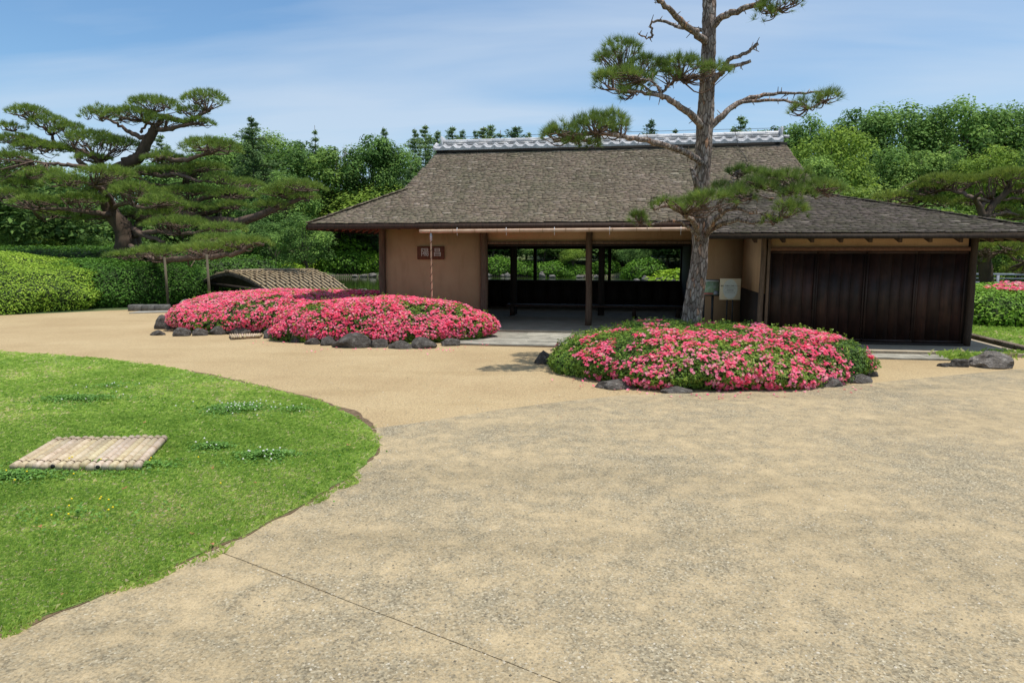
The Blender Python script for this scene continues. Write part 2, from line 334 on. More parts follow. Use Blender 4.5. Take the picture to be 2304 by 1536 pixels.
def tubeVF(path, rad, k=7, wob=0.0, closed=True):
    path = np.array(path, float); n = len(path); rad = np.interp(np.linspace(0, 1, n), np.linspace(0, 1, len(rad)), rad)
    if closed:
        path = np.vstack([path[:1], path, path[-1:]]); rad = np.concatenate([[1e-4], rad, [1e-4]]); n += 2
    T = np.gradient(path, axis=0); T /= np.maximum(np.linalg.norm(T, axis=1, keepdims=True), 1e-9)
    ref = np.array((0, 0, 1.0)) if abs(T[n // 2][2]) < .8 else np.array((1.0, 0, 0))
    U = np.cross(T, ref); U /= np.maximum(np.linalg.norm(U, axis=1, keepdims=True), 1e-9); N = np.cross(T, U)
    an = np.arange(k) / k * 2 * math.pi
    rr = rad[:, None] * (1 + wob * rng.normal(size=(n, k)))
    V = path[:, None, :] + rr[..., None] * (np.cos(an)[None, :, None] * U[:, None, :] + np.sin(an)[None, :, None] * N[:, None, :])
    i = np.arange(n - 1)[:, None] * k; j = np.arange(k)[None, :]; j2 = (j + 1) % k
    Fc = np.stack([i + j, i + j2, i + k + j2, i + k + j], axis=-1).reshape(-1, 4)
    return V.reshape(-1, 3), Fc
def tube(name, path, rad, mat, parent=None, k=7, wob=0.0, smooth=True, **kw):
    V, Fc = tubeVF(path, rad, k, wob); return mk(name, V, Fc, mat, parent, smooth=smooth, **kw)
def prism(name, poly, z0, z1, mat, parent=None, **kw):
    n = len(poly); V = [(p[0], p[1], z0) for p in poly] + [(p[0], p[1], z1) for p in poly]
    Fc = [tuple(range(n, 2 * n)), tuple(range(n - 1, -1, -1))] + [(i, (i + 1) % n, n + (i + 1) % n, n + i) for i in range(n)]
    return mk(name, V, Fc, mat, parent, **kw)
def sheet(name, poly, z, mat, parent=None, **kw):
    return mk(name, [(p[0], p[1], z) for p in poly], [tuple(range(len(poly)))], mat, parent, **kw)
def unit(a):
    return a / np.maximum(np.linalg.norm(a, axis=1, keepdims=True), 1e-9)
def leaf_quads(Pn, N, L, Wd, jit=.6, along=None):
    """rhombic leaves lying roughly square to N"""
    n = len(Pn); N = unit(N + rng.normal(size=(n, 3)) * jit)
    D = rng.normal(size=(n, 3)) if along is None else along + rng.normal(size=(n, 3)) * .35
    D = unit(D - (D * N).sum(1, keepdims=True) * N); S = np.cross(N, D)
    L = (L * (.7 + .6 * rng.random(n)))[:, None]; Wd = (Wd * (.7 + .6 * rng.random(n)))[:, None]
    a = Pn - D * L * .5; c = Pn + D * L * .5; b = Pn + S * Wd * .5 + N * Wd * .15; d = Pn - S * Wd * .5 + N * Wd * .15
    V = np.stack([a, b, c, d], 1).reshape(-1, 3); Fc = np.arange(4 * n).reshape(n, 4); return V, Fc

def fbm(x, y, s=1.0, seed=0):
    return noise.noise(Vector((x * s + seed * 7.3, y * s - seed * 3.1, seed * 1.7)))
def inpoly(x, y, poly):
    x = np.asarray(x); y = np.asarray(y); c = np.zeros(x.shape, bool); n = len(poly)
    for i in range(n):
        x1, y1 = poly[i][:2]; x2, y2 = poly[(i + 1) % n][:2]
        if y1 == y2: continue
        c ^= ((y1 > y) != (y2 > y)) & (x < (x2 - x1) * (y - y1) / (y2 - y1) + x1)
    return c
def polydist(x, y, poly):
    x = np.asarray(x, float); y = np.asarray(y, float); d = np.full(x.shape, 1e9); n = len(poly)
    for i in range(n):
        ax, ay = poly[i][:2]; bx, by = poly[(i + 1) % n][:2]; L = (bx - ax) ** 2 + (by - ay) ** 2
        t = np.clip(((x - ax) * (bx - ax) + (y - ay) * (by - ay)) / L, 0, 1)
        d = np.minimum(d, np.hypot(x - ax - t * (bx - ax), y - ay - t * (by - ay)))
    return d

# ------------------------------------------------------------------ terrain and pond
POND = [(-9.5, 20.5), (-5, 20.6), (2, 20.6), (8, 19.8), (14, 22), (22, 25), (34, 26), (36, 33), (24, 38), (17, 45), (12, 49.5), (9, 54), (4, 56.5), (-4, 57.5), (-12, 56.5), (-17, 55), (-19, 52), (-14, 47), (-12.3, 42), (-10.3, 34), (-9.6, 27)]
def hgt(x, y):
    x = np.asarray(x, float); y = np.asarray(y, float)
    d = polydist(x, y, POND) * np.where(inpoly(x, y, POND), -1, 1)
    near = y < 27
    e = np.where(near, np.clip(-.62 + .55 * d, -1.3, 0), 0)
    far = np.clip(-.62 + .30 * d, -1.3, -.2) + np.clip(d - 2, 0, None) * .07
    far = np.where(far > 6, 6 + (far - 6) * .15, far)
    k = np.clip((y - 24) / 8, 0, 1); k2 = np.clip((np.abs(x + 1) - 34) / 10, 0, 1)
    out = e * (1 - k) + far * k
    lump = .12 * np.sin(x * .7 + 1) * np.cos(y * .55) * np.clip((y - 30) / 20, 0, 1) * (d > 1)
    return out + lump
g1 = np.unique(np.concatenate([np.linspace(-60, 60, 161), np.linspace(-1500, -60, 14), np.linspace(60, 1500, 14)]))
g2 = np.unique(np.concatenate([np.linspace(-1500, -10, 10), np.linspace(-10, 19, 12), np.linspace(19, 90, 96), np.linspace(90, 1500, 16)]))
XX, YY = np.meshgrid(g1, g2); ZZ = hgt(XX, YY); nx, ny = len(g1), len(g2)
ii = (np.arange(ny - 1)[:, None] * nx + np.arange(nx - 1)[None, :]).reshape(-1)
gro = mk('ground', np.stack([XX.ravel(), YY.ravel(), ZZ.ravel()], 1), np.stack([ii, ii + 1, ii + nx + 1, ii + nx], 1), M['ground'], smooth=True)
tag(gro, kind='structure')
def gz(x, y): return float(hgt(np.array([x]), np.array([y]))[0])
tag(sheet('pond_water', [(-26, 18.5), (40, 18.5), (40, 60), (-26, 60)], -.5, M['water']), kind='structure')

# ------------------------------------------------------------------ paths
LAWN_PX = [(850, 1000), (830, 968), (780, 935), (700, 905), (560, 870), (400, 835), (200, 808), (0, 795)]
LAWN_PX2 = [(0, 1437), (100, 1398), (200, 1360), (370, 1290), (480, 1245), (560, 1210), (620, 1180), (700, 1135), (760, 1098), (800, 1068), (835, 1038), (850, 1015)]
lawn_edge = [G(*p) for p in LAWN_PX] + [np.array((-13, 11.2, 0)), np.array((-26, 11.5, 0)), np.array((-26, -2, 0)), np.array((-6, .2, 0))] + [G(*p) for p in LAWN_PX2]
def rough(poly, amp=.02, step=.12, seed=1, maxd=14):
    out = []
    for i in range(len(poly)):
        a, b = np.array(poly[i][:2]), np.array(poly[(i + 1) % len(poly)][:2]); L = np.linalg.norm(b - a); m = max(1, int(L / step)) if L < maxd else 1
        nrm = np.array((-(b - a)[1], (b - a)[0])) / max(L, 1e-6)
        for j in range(m):
            p = a + (b - a) * j / m; o = amp * (fbm(p[0], p[1], 2.3, seed) + .6 * fbm(p[0], p[1], 9, seed + 3)) if m > 1 else 0
            out.append(p + nrm * o)
    return out
path_poly = [(-30, 9), (-26, 3), (-2.2, 2.5), (-1, 4), (4, 7), (9.5, 8.6), (13, 9.2), (13, 9.9), (8.0, 10.1), (7.9, 10.6), (8.3, 12.5), (8.6, 16), (-9.0, 18.9), (-10.6, 18.7), (-14, 16.2), (-30, 14)]
tag(sheet('sand_path', path_poly, .004, M['path']), kind='structure')
E0 = [G(845, 968), G(920, 958), G(1030, 941), G(1130, 925), G(1260, 908), G(1400, 893), G(1650, 884), G(1900, 871), G(2100, 852), G(2304, 832)]
pave = empty('gravel_pavement'); tag(pave, kind='structure')
sheet('joint_bed', [(-3, -1.5), (-2.2, 2.8), (-1.7, 3.5), (-1.3, 4.5), (-1.1, 5.6), (2, 7), (7, 8.6), (14, 8.6), (14, -2)], .0185, M['joint'], pave)
J0, J1 = G(478, 1243)[:2], G(1232, 1536)[:2]; jd = (J1 - J0) / np.linalg.norm(J1 - J0); jn = np.array((jd[1], -jd[0])); J2 = J1 + jd * 9; Jm = J0 - jd * .35
lp = [G(*p)[:2] for p in LAWN_PX2]
# two big panels butted at the joint
A_ = rough([Jm + jn * .004] + [J0 + jn * .004, J1 + jn * .004, J2 + jn * .004, np.array((2, -3.0)), np.array((-4, -3.0)), np.array((-2.9, 2.0))], .004, .05, 4, 6)
B_ = rough([J2 - jn * .004, J1 - jn * .004, J0 - jn * .004, Jm - jn * .004, np.array((-1.75, 4.2)), np.array((-1.45, 5.2))] + [e[:2] for e in E0] + [np.array((14, 11.5)), np.array((14, -3.0))], .004, .05, 5, 6)
prism('paving_panel', A_, .009, .022, M['gravel'], pave); prism('paving_panel', B_, .009, .022, M['gravel'], pave)
# lawn
lw = rough(lawn_edge, .045, .06, 2)
tag(prism('lawn_bed', rough([p * np.array((.996, 1, 1)) for p in lawn_edge], .05, .06, 2), .0, .032, M['lawn']), kind='structure')
tag(prism('turf_rim', rough([p + 0 for p in lawn_edge], .06, .05, 12), 0, .0265, M['soil']), kind='structure')
soil_strip = rough([G(*p)[:2] + np.array((.0, .0)) for p in [(865, 985), (835, 955), (790, 925), (700, 893), (560, 862), (430, 834), (430, 850), (560, 885), (700, 925), (800, 965)]], .05, .08, 9)
tag(sheet('soil_edge', soil_strip, .010, M['soil']), kind='structure')

# grass blades, denser towards the eye
def blades(n, region, hmin, hmax, wd, seed, vals=(0, 1), base=.032):
    xs, ys = region
    hgtv = hmin + (hmax - hmin) * rng.random(n) ** 1.6
    th = rng.random(n) * 2 * math.pi; lean = .35 + rng.random(n) * .9
    b = np.stack([xs, ys, np.full(n, base)], 1); d = np.stack([np.cos(th), np.sin(th), np.zeros(n)], 1); s = np.stack([-np.sin(th), np.cos(th), np.zeros(n)], 1)
    w = (wd * (.6 + .8 * rng.random(n)))[:, None]
    mid = b + d * (hgtv * lean * .35)[:, None] + np.array((0, 0, 1)) * (hgtv * .6)[:, None]
    tip = b + d * (hgtv * lean)[:, None] + np.array((0, 0, 1)) * (hgtv * (1 - .5 * lean))[:, None]
    V = np.stack([b - s * w, b + s * w, mid + s * w * .6, tip], 1).reshape(-1, 3)
    pat = .5 + .35 * np.sin(xs * 1.7 + 1.3 * np.sin(ys * 1.1)) * np.cos(ys * 1.9 + xs * .6) + .30 * np.sin(xs * 6.1 + 2 * np.sin(ys * 4.3)) * np.cos(ys * 5.7 + 2 * np.sin(xs * 3.1))
    v = np.clip(.05 + .40 * rng.random(n) + .38 * pat + np.where(rng.random(n) < .08 + .14 * np.clip(pat - .5, 0, 1) * 2, .45, 0), 0, 1)
    return V, np.arange(4 * n).reshape(n, 4), np.repeat(v, 4)
N0 = 900000
inv = 1 / 12.0 + rng.random(N0) * (1 / 2.4 - 1 / 12.0); ys = 1 / inv; xs = (-.80 + rng.random(N0) * .62) * ys * 1.0
k = inpoly(xs, ys, [p[:2] for p in lw]) & (xs > -9.8)
ci = np.nonzero((rng.random(N0) < .22) & ~k & (xs > -9.8) & (xs < -.9))[0]; xc, yc = xs[ci], ys[ci]
k[ci[polydist(xc, yc, [p[:2] for p in lw][::3]) < .05 + .05 * np.sin(xc * 5.3 + yc * 3.1) + .03 * np.sin(yc * 17)]] = True
# thin, worn places
bare = np.array([fbm(x, y, 1.3, 5) + .5 * fbm(x, y, 4.0, 8) for x, y in zip(xs[k], ys[k])]); dd = polydist(xs[k], ys[k], [p[:2] for p in lw])
keep = (bare < .22) | (rng.random(k.sum()) < .30); keep &= (dd > .10) | (rng.random(k.sum()) < .25 + dd * 7)
xk, yk = xs[k][keep], ys[k][keep]
V, Fc, v = blades(len(xk), (xk, yk), .014, .042, .0016, 1)
sc_ = np.repeat(np.clip(yk / 4, .8, 2.6), 4)          # wider, coarser blades far off
base = np.repeat(V.reshape(-1, 4, 3)[:, :2].mean(1), 4, axis=0); off = V - base; off[:, :2] *= sc_[:, None] ** .8; V = base + off
inb = inpoly(V[:, 0], V[:, 1], [p[:2] for p in lw]); V[:, 2] = np.where(inb, V[:, 2], V[:, 2] - .012)
tag(mk('grass', V, Fc, M['grass'], v=v), 'short bright green grass of the rounded lawn beside the gravel pavement', 'grass', kind='stuff')

# ------------------------------------------------------------------ pavilion
pav = empty('pavilion', (O[0], O[1], 0), -YAW)
tag(pav, 'low Japanese garden pavilion with brown shingle roof, ochre walls and open doorway', 'pavilion')
EB, EZ, RB = -1.15, 2.14, 2.3
def zM(b): t = b - EB; return EZ + .50 * t + .0155 * t * t
WB, WZ, CB = -2.85, 1.87, -.10
MW = (zM(CB) - WZ) / (CB - WB)
def zW(b): return WZ + MW * (b - WB)
KL = (-4.13, .30); KR = (4.42, CB); RL, RR_ = -3.80, 4.15
CL = -5.67; CR = 7.17; WL = 2.0
def aL(b): return CL + (b - EB) / (KL[1] - EB) * (KL[0] - CL) if b < KL[1] else KL[0] + (b - KL[1]) / (RB - KL[1]) * (RL - KL[0])
def aR(b): return KR[0] + (b - CB) / (RB - CB) * (RR_ - KR[0]) if b > CB else CR + (b - WB) / (CB - WB) * (KR[0] - CR)
# roof: structural boards (undersides) then shingles on top
TK = .055
def strip(zf, b0, b1, l, r, n=8):
    bs = np.linspace(b0, b1, n); V = []
    for b in bs: V += [(l(b), b, zf(b)), (r(b), b, zf(b)), (l(b), b, zf(b) - TK), (r(b), b, zf(b) - TK)]
    Fc = []
    for i in range(n - 1):
        o = 4 * i; Fc += [(o, o + 1, o + 5, o + 4), (o + 2, o + 6, o + 7, o + 3), (o, o + 4, o + 6, o + 2), (o + 1, o + 3, o + 7, o + 5)]
    Fc += [(0, 2, 3, 1), (4 * n - 4, 4 * n - 3, 4 * n - 1, 4 * n - 2)]; return V, Fc
roof_main = mk('roof_slope', *strip(zM, EB, RB, aL, lambda b: aR(b) if b > CB else WL + .02), M['fascia'], pav)
roof_wing = mk('roof_slope', *strip(zW, WB, CB, lambda b: WL, aR), M['fascia'], pav)
tag(roof_main, 'long main roof slope'); tag(roof_wing, 'lower and darker roof slope over the plank-walled wing')
# back slope and hipped sides
def zB(b): return zM(2 * RB - b)
BE = 2 * RB - EB
mk('roof_slope', *strip(zB, RB, BE, lambda b: aL(2 * RB - b), lambda b: aR(max(2 * RB - b, CB)) if 2 * RB - b > CB else KR[0] + (CB - (2 * RB - b)) * .95), M['shingle'], pav)
def slabpoly(name, top, mat):
    n = len(top); V = list(top) + [(p[0], p[1], p[2] - TK) for p in top]
    Fc = [tuple(range(n)), tuple(range(2 * n - 1, n - 1, -1))] + [(i, n + i, n + (i + 1) % n, (i + 1) % n) for i in range(n)]
    return mk(name, V, Fc, mat, pav)
slabpoly('roof_slope', [(CL, EB, EZ - .004), (KL[0], KL[1], zM(KL[1]) - .004), (KL[0], 2 * RB - KL[1], zM(KL[1]) - .004), (CL, BE, EZ - .004)], M['shingle'])
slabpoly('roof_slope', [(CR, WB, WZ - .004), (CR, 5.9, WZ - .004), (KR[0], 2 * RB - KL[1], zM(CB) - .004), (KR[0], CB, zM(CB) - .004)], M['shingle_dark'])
slabpoly('gable', [(KL[0] + .1, KL[1], zM(KL[1]) - .05), (KL[0] + .1, 2 * RB - KL[1], zM(KL[1]) - .05), (RL + .1, RB, zM(RB) - .05)], M['plaster'])
slabpoly('gable', [(KR[0] - .1, CB + .1, zM(CB) - .05), (KR[0] - .1, 2 * RB - KL[1], zM(KL[1]) - .05), (RR_ - .1, RB, zM(RB) - .05)], M['plaster'])
# eave boards
box('eave_board', (CL + .03, WL, EB - .022, EB - .002, EZ - .105, EZ - .012), M['dark_wood'], pav, color=(1.5, 1.2, 1.1))
box('eave_board', (WL, CR, WB - .022, WB - .002, WZ - .078, WZ - .012), M['dark_wood'], pav); box('eave_strip', (WL, CR, WB - .03, WB - .001, WZ - .010, WZ - .002), M['shingle'], pav)
box('eave_board', (CL - .022, CL - .002, EB, BE, EZ - .115, EZ - .022), M['fascia'], pav)
box('eave_board', (CR + .002, CR + .022, WB, 5.9, WZ - .10, WZ - .022), M['fascia'], pav)
# shingles
SHW = (.07, .09, .11, .135, .165)
shv = [[mesh('shingle', boxV(-w / 2, w / 2, 0, .12, -.004, .008), BOXF, M['shingle_dark'], v=np.full(8, q)) for w in SHW] for q in (.1, .25, .4, .55, .7, .85, 1.0)]
def shingles(zf, b0, b1, l, r, slant, seed, single=0):
    acc = Acc(); rr = random.Random(seed); cnt = 0; b = b0; sl = math.atan2(zf(b0 + .3) - zf(b0), .3); row = 0
    while b < b1:
        a = l(b) - .02 + rr.random() * .05; end = r(b) + .02; sl = math.atan2(zf(b + .05) - zf(b), .05)
        while a < end:
            w = .06 + .13 * rr.random() ** 1.3; w = min(w, end - a)
            if w < .03: break
            bb = b + rr.uniform(-.011, .011); lift = rr.uniform(.002, .009); th = rr.uniform(.007, .014); tilt = rr.uniform(-.02, .02)
            vv = rr.random() ** 1.1 * .93 if rr.random() > .015 else 1.0
            if cnt < single:
                wi = min(range(5), key=lambda q: abs(SHW[q] - w)); w = SHW[wi] + .005
                o = link('shingle', shv[6 if vv == 1 else int(vv * 6.4)][wi], roof_wing, loc=(a + w / 2, bb, zf(bb) + .016 + lift), rot=(sl - .15, tilt * .5, rr.uniform(-.012, .012))); cnt += 1
            else:
                L = .12; c, s = math.cos(sl - .15), math.sin(sl - .15); z = zf(bb) + .014 + lift
                V = np.array([(a, bb, z - .004), (a + w - .005, bb, z - .004 + tilt * w), (a + w - .005, bb + L * c, z - .004 + L * s), (a, bb + L * c, z - .004 + L * s)])
                V = np.vstack([V, V + np.array((-s * th, 0, c * th))[[1, 0, 2]]]); acc.add(V, BOXF[1:], vv)
            a += w
        b += slant * math.cos(sl) * rr.uniform(.94, 1.06); row += 1
    return acc
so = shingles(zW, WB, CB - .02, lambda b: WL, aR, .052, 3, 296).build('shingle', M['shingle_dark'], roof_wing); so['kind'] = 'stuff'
so = shingles(zM, EB, RB - .18, aL, lambda b: aR(b) if b > CB else WL + .02, .052, 4).build('shingle', M['shingle'], roof_main); so['kind'] = 'stuff'
# hip and verge edging courses
def edging(p, q, seed, mat, par):
    acc = Acc(); rr = random.Random(seed); p, q = np.array(p), np.array(q); L = np.linalg.norm(q - p); d = (q - p) / L; s = 0
    sd = np.cross(d, (0, 0, 1)); sd /= np.linalg.norm(sd)
    while s < L:
        c = p + d * s; w = rr.uniform(.10, .16)
        V = boxV(0, .15, -w / 2, w / 2, 0, .016); up = np.cross(sd, d)
        V = c + V[:, :1] * d + V[:, 1:2] * sd + (V[:, 2:] + .022 + rr.uniform(0, .012) - V[:, :1] * .08) * up * -1 * (-1 if up[2] > 0 else 1)
        acc.add(V, BOXF, rr.random() * .9); s += .07
    o = acc.build('hip_course', mat, par); o['kind'] = 'stuff'
edging((CL, EB, EZ), (KL[0], KL[1], zM(KL[1])), 1, M['shingle'], roof_main)
edging((CR, WB, WZ), (KR[0], CB, zM(CB)), 2, M['shingle_dark'], roof_wing)
# rafters
for a in np.arange(-4.9, 2.0, .38):
    be_ = min(.3, EB + (a - CL) / (KL[0] - CL) * 1.45 - .12)
    V = np.array([(a, EB + .05, zM(EB + .05) - TK), (a + .05, EB + .05, zM(EB + .05) - TK), (a + .05, be_, zM(be_) - TK), (a, be_, zM(be_) - TK)])
    mk('rafter', np.vstack([V - (0, 0, .085), V - (0, 0, .002)]), BOXF, M['wood_red'], pav, color=(.6, .55, .55))
for a in np.arange(2.75, 7.0, .43):
    b1 = -1.9 if a < 6.4 else -2.2
    V = np.array([(a, WB + .08, zW(WB + .08) - TK), (a + .055, WB + .08, zW(WB + .08) - TK), (a + .055, b1, zW(b1) - TK), (a, b1, zW(b1) - TK)])
    mk('rafter', np.vstack([V - (0, 0, .105), V - (0, 0, .002)]), BOXF, M['dark_wood'], pav, color=(2, 1.6, 1.3))
for b in np.arange(EB + .35, 5.4, .40):      # side rafters run outwards under the left hip
    ai = min(-4.3, CL + (b - EB) * 1.04 - .08) if b < 1 else -4.3; ai = min(ai, CL + (BE - b) * 1.04 - .15); zi = EZ + (ai - CL) * .47
    V = np.array([(CL + .08, b, EZ + .035 - TK), (ai, b, zi - TK), (ai, b + .055, zi - TK), (CL + .08, b + .055, EZ + .035 - TK)])
    mk('rafter', np.vstack([V - (0, 0, .085), V - (0, 0, .006)]), BOXF, M['wood_red'], pav)
for b in np.arange(WB + .35, 5.4, .40):
    ai = max(6.15, CR - (b - WB) * .98 + .08); zi = WZ + (CR - ai) * MW
    V = np.array([(ai, b, zi - TK), (CR - .08, b, WZ + .02 - TK), (CR - .08, b + .055, WZ + .02 - TK), (ai, b + .055, zi - TK)])
    mk('rafter', np.vstack([V - (0, 0, .075), V - (0, 0, .006)]), BOXF, M['wood'], pav)
# ridge: black board, two courses of wavy tiles, flat courses and round caps
rid = empty('ridge'); rid.parent = pav
box('ridge_board', (RL - .03, RR_ + .05, RB - .24, RB + .24, zM(RB) - .16, 3.995), M['black_board'], pav)
PW = .25; NT = 32; a0 = -3.90
def wavy(depth, drop, lip):
    n = 9; xs_ = np.linspace(0, 1, n); zz = .026 * np.cos(2 * math.pi * xs_) + .010 * np.cos(4 * math.pi * xs_ + .6) - .006 * np.sin(2 * math.pi * xs_)
    V = []
    for y, dz in ((0, 0), (depth, drop)):
        V += [(x * PW * 1.02, y, z + dz) for x, z in zip(xs_, zz)]
    V += [(x * PW * 1.02, 0, z - .016) for x, z in zip(xs_, zz)]
    V += [(x * PW * 1.02, 0, -lip) for x in xs_]
    V += [(x * PW * 1.02, .02, -lip) for x in xs_]
    Fc = []
    for i in range(n - 1):
        Fc += [(i, i + 1, n + i + 1, n + i), (2 * n + i, 2 * n + i + 1, i + 1, i)]
        if lip: Fc += [(3 * n + i, 3 * n + i + 1, 2 * n + i + 1, 2 * n + i), (4 * n + i, 4 * n + i + 1, 3 * n + i + 1, 3 * n + i)]
    return mesh('ridge_tile', V, Fc, M['tile'], smooth=False)
t_low, t_up = wavy(.2, .085, .062), wavy(.2, .085, 0)
for i in range(NT):
    g = .88 + .2 * R.random()
    link('ridge_tile', t_low, rid, loc=(a0 + i * PW, RB - .30, 4.055 + R.uniform(-.003, .003)), color=(g, g, g))
    g = .92 + .2 * R.random()
    link('ridge_tile', t_up, rid, loc=(a0 + i * PW + .005, RB - .20, 4.105 + R.uniform(-.003, .003)), color=(g, g, g))
mk('ridge_back', [(a0, RB + .3, 4.0), (a0 + NT * PW, RB + .3, 4.0), (a0 + NT * PW, RB, 4.18), (a0, RB, 4.18), (a0, RB - .02, 4.0), (a0 + NT * PW, RB - .02, 4.0)], [(0, 1, 2, 3), (0, 3, 4), (1, 5, 2)], M['tile'], rid)
for j, (z, h, d, Ls) in enumerate([(4.135, .042, .125, .55), (4.180, .038, .105, .6)]):
    a = -3.70
    while a < 4.06:
        w = min(Ls, 4.07 - a); g = .72 + .2 * R.random(); box('flat_tile', (a, a + w - .004, RB - d, RB + d, z, z + h - .004), M['tile'], rid, color=(g, g, g)); a += w
a = -3.70
while a < 4.05:
    w = min(.30, 4.07 - a); an = np.linspace(0, math.pi, 9); V = []
    for x, r in ((a, .062), (a + w * .88, .058), (a + w * .9, .068), (a + w - .003, .068)): V += [(x, RB - r * math.cos(t), 4.218 + r * math.sin(t) * 1.05) for t in an]
    Fc = [(s * 9 + i, s * 9 + i + 1, s * 9 + 10 + i, s * 9 + 9 + i) for s in range(3) for i in range(8)]
    g = .95 + .25 * R.random(); mk('cap_tile', V, Fc, M['tile'], rid, smooth=False, color=(g, g, g)); a += w
for a in (-3.755, 4.07):
    box('end_tile', (a, a + .05, RB - .16, RB + .16, 4.06, 4.345), M['tile'], rid, bev=.012, color=(1.25, 1.25, 1.25))
    s = -1 if a < 0 else 1
    tube('end_roll', [(a + .05 * (s > 0), RB - .1, 4.14), (a + .05 * (s > 0) + s * .14, RB - .1, 4.13)], [.035], M['tile'], rid, k=10, color=(1.2, 1.2, 1.2))
tube('lightning_wire', spline([(3.08, RB - .05, 4.33), (3.1, RB - .18, 4.2), (3.12, RB - .33, 4.06), (3.13, RB - .38, 3.9), (3.22, 1.6, zM(1.6) + .05), (3.25, 1.3, zM(1.3) + .04)]), [.006], M['metal_dark'], pav, k=5)
tube('lightning_wire', [(-3.5, RB, 4.34), (-1, RB, 4.345), (2, RB, 4.345), (4.0, RB, 4.34)], [.005], M['metal_dark'], pav, k=5)

# platform
prism('floor_slab', [(-4.75, -1.17), (2.42, -1.17), (2.42, -2.98), (6.80, -2.98), (6.80, 5.4), (-4.75, 5.4)], 0.0, .06, M['concrete'], pav)
# walls
def wall(a_0, a_1, b_0, b_1, z0, z1, mat=M['plaster'], nm='wall'): return box(nm, (a_0, a_1, b_0, b_1, z0, z1), mat, pav)
wall(-4.44, -2.31, 0, .09, .06, 2.5)
wall(-2.2, 2.05, .02, .08, 1.80, 2.6)                    # small wall over the opening
wall(2.12, 3.06, 0, .09, .06, 2.6)
wall(-4.50, -4.42, .1, 4.6, .06, 2.5); wall(2.2, 2.28, .1, 4.6, .06, 2.62, M['dark_wood'])
wall(3.03, 3.10, -2.1, -.02, .88, 2.1); wall(3.02, 3.09, -2.1, -.02, .06, .875, M['dark_wood'], 'wainscot')
wall(3.10, 6.18, -2.13, -2.08, 1.665, 2.02); wall(6.205, 6.30, -2.1, 5.0, .06, 2.15, M['dark_wood'])
wall(-4.45, 2.25, 4.55, 4.63, 1.70, 2.55, M['dark_wood']); wall(2.3, 6.15, 4.9, 4.97, .06, 2.0, M['dark_wood'])
wall(-4.4, 2.2, 4.605, 4.64, .06, .749, M['dark_wood'], 'dado_backing')
for i, a in enumerate(np.arange(-4.4, 2.2, .42)):        # board dado under the back windows
    box('dado_board', (a, min(a + .412, 2.2), 4.56 + .006 * (i % 2), 4.60, .06, .745), M['dark_wood'], pav)
box('window_sill', (-4.4, 2.2, 4.48, 4.68, .75, .81), M['dark_wood'], pav, bev=.005)
box('window_head', (-4.4, 2.2, 4.50, 4.66, 1.655, 1.70), M['dark_wood'], pav, bev=.005)
for a in (-3.9, -1.80, .245, 2.16): box('post', (a, a + .085, 4.53, 4.65, .81, 1.655), M['dark_wood'], pav)
for a in (-2.06, .08): box('post', (a, a + .15, 2.23, 2.38, .06, 3.75), M['dark_wood'], pav, bev=.01)
box('beam', (-4.4, 2.2, 2.22, 2.39, 1.72, 1.86), M['dark_wood'], pav)
box('ceiling', (-4.42, 2.2, .1, 4.55, 2.30, 2.33), M['dark_wood'], pav)
# front frame: hewn log posts, lintels
def log(a, b, r, z1, mat=M['wood'], z0=.06, lean=0, cl=.8):
    zs = np.linspace(z0, z1, 12); pth = [(a + .008 * math.sin(z * 3.1 + a) + lean * z, b + .006 * math.cos(z * 2.3), z) for z in zs]
    return tube('post', pth, [r * 1.06, r, r * .96], mat, pav, k=12, wob=.02, color=(cl, cl, cl))
log(-4.50, -.02, .072, 2.45); log(-2.24, -.02, .082, 2.5); log(-.02, -.05, .066, 2.5, lean=.0); log(2.08, -.01, .06, 2.5)
log(6.27, -2.14, .055, 2.0, cl=.32); log(3.02, -2.14, .045, 2.05)
box('jamb', (3.085, 3.13, -2.19, -2.1, .06, 1.9), M['wood'], pav, bev=.004)
box('lintel', (-2.16, 2.02, -.04, .07, 1.745, 1.80), M['wood'], pav, bev=.004)
box('lintel', (-2.16, 2.02, .01, .06, 1.70, 1.743), M['dark_wood'], pav)
box('wall_plate', (-4.44, 2.02, -.03, .1, 2.5, 2.6), M['wood'], pav)
box('lintel', (3.13, 6.20, -2.175, -2.08, 1.605, 1.665), M['wood_red'], pav, bev=.004)
box('sill_beam', (3.13, 6.20, -2.2, -2.05, .06, .095), M['dark_wood'], pav)
# sliding shutters: four panels of upright planks
xs4 = [3.135, 3.885, 4.665, 5.44, 6.195]
for i in range(4):
    sh = empty('sliding_shutter'); sh.parent = pav; x0, x1 = xs4[i], xs4[i + 1] - .006; f = -2.135 + .014 * (i % 2)
    box('rail', (x0, x1, f - .016, f - .001, 1.56, 1.603), M['plank'], sh, color=(1.5, 1.4, 1.3)); box('rail', (x0, x1, f - .016, f - .001, .097, .14), M['plank'], sh)
    for a, b_ in ((x0, x0 + .03), (x1 - .03, x1)): box('stile', (a, b_, f - .0155, f - .001, .142, 1.558), M['plank'], sh, color=(.9, .9, .9))
    a = x0 + .033; ws = [R.uniform(.15, .24) for _ in range(4)]; sw = (x1 - x0 - .066) / sum(ws)
    for w in ws:
        g = R.uniform(.75, 1.3); w *= sw
        box('plank', (a, a + w - .004, f - .008 - R.uniform(0, .003), f + .01, .142, 1.558), M['plank'], sh, color=(g * 1.08, g * R.uniform(.85, 1.05), g * .9)); a += w
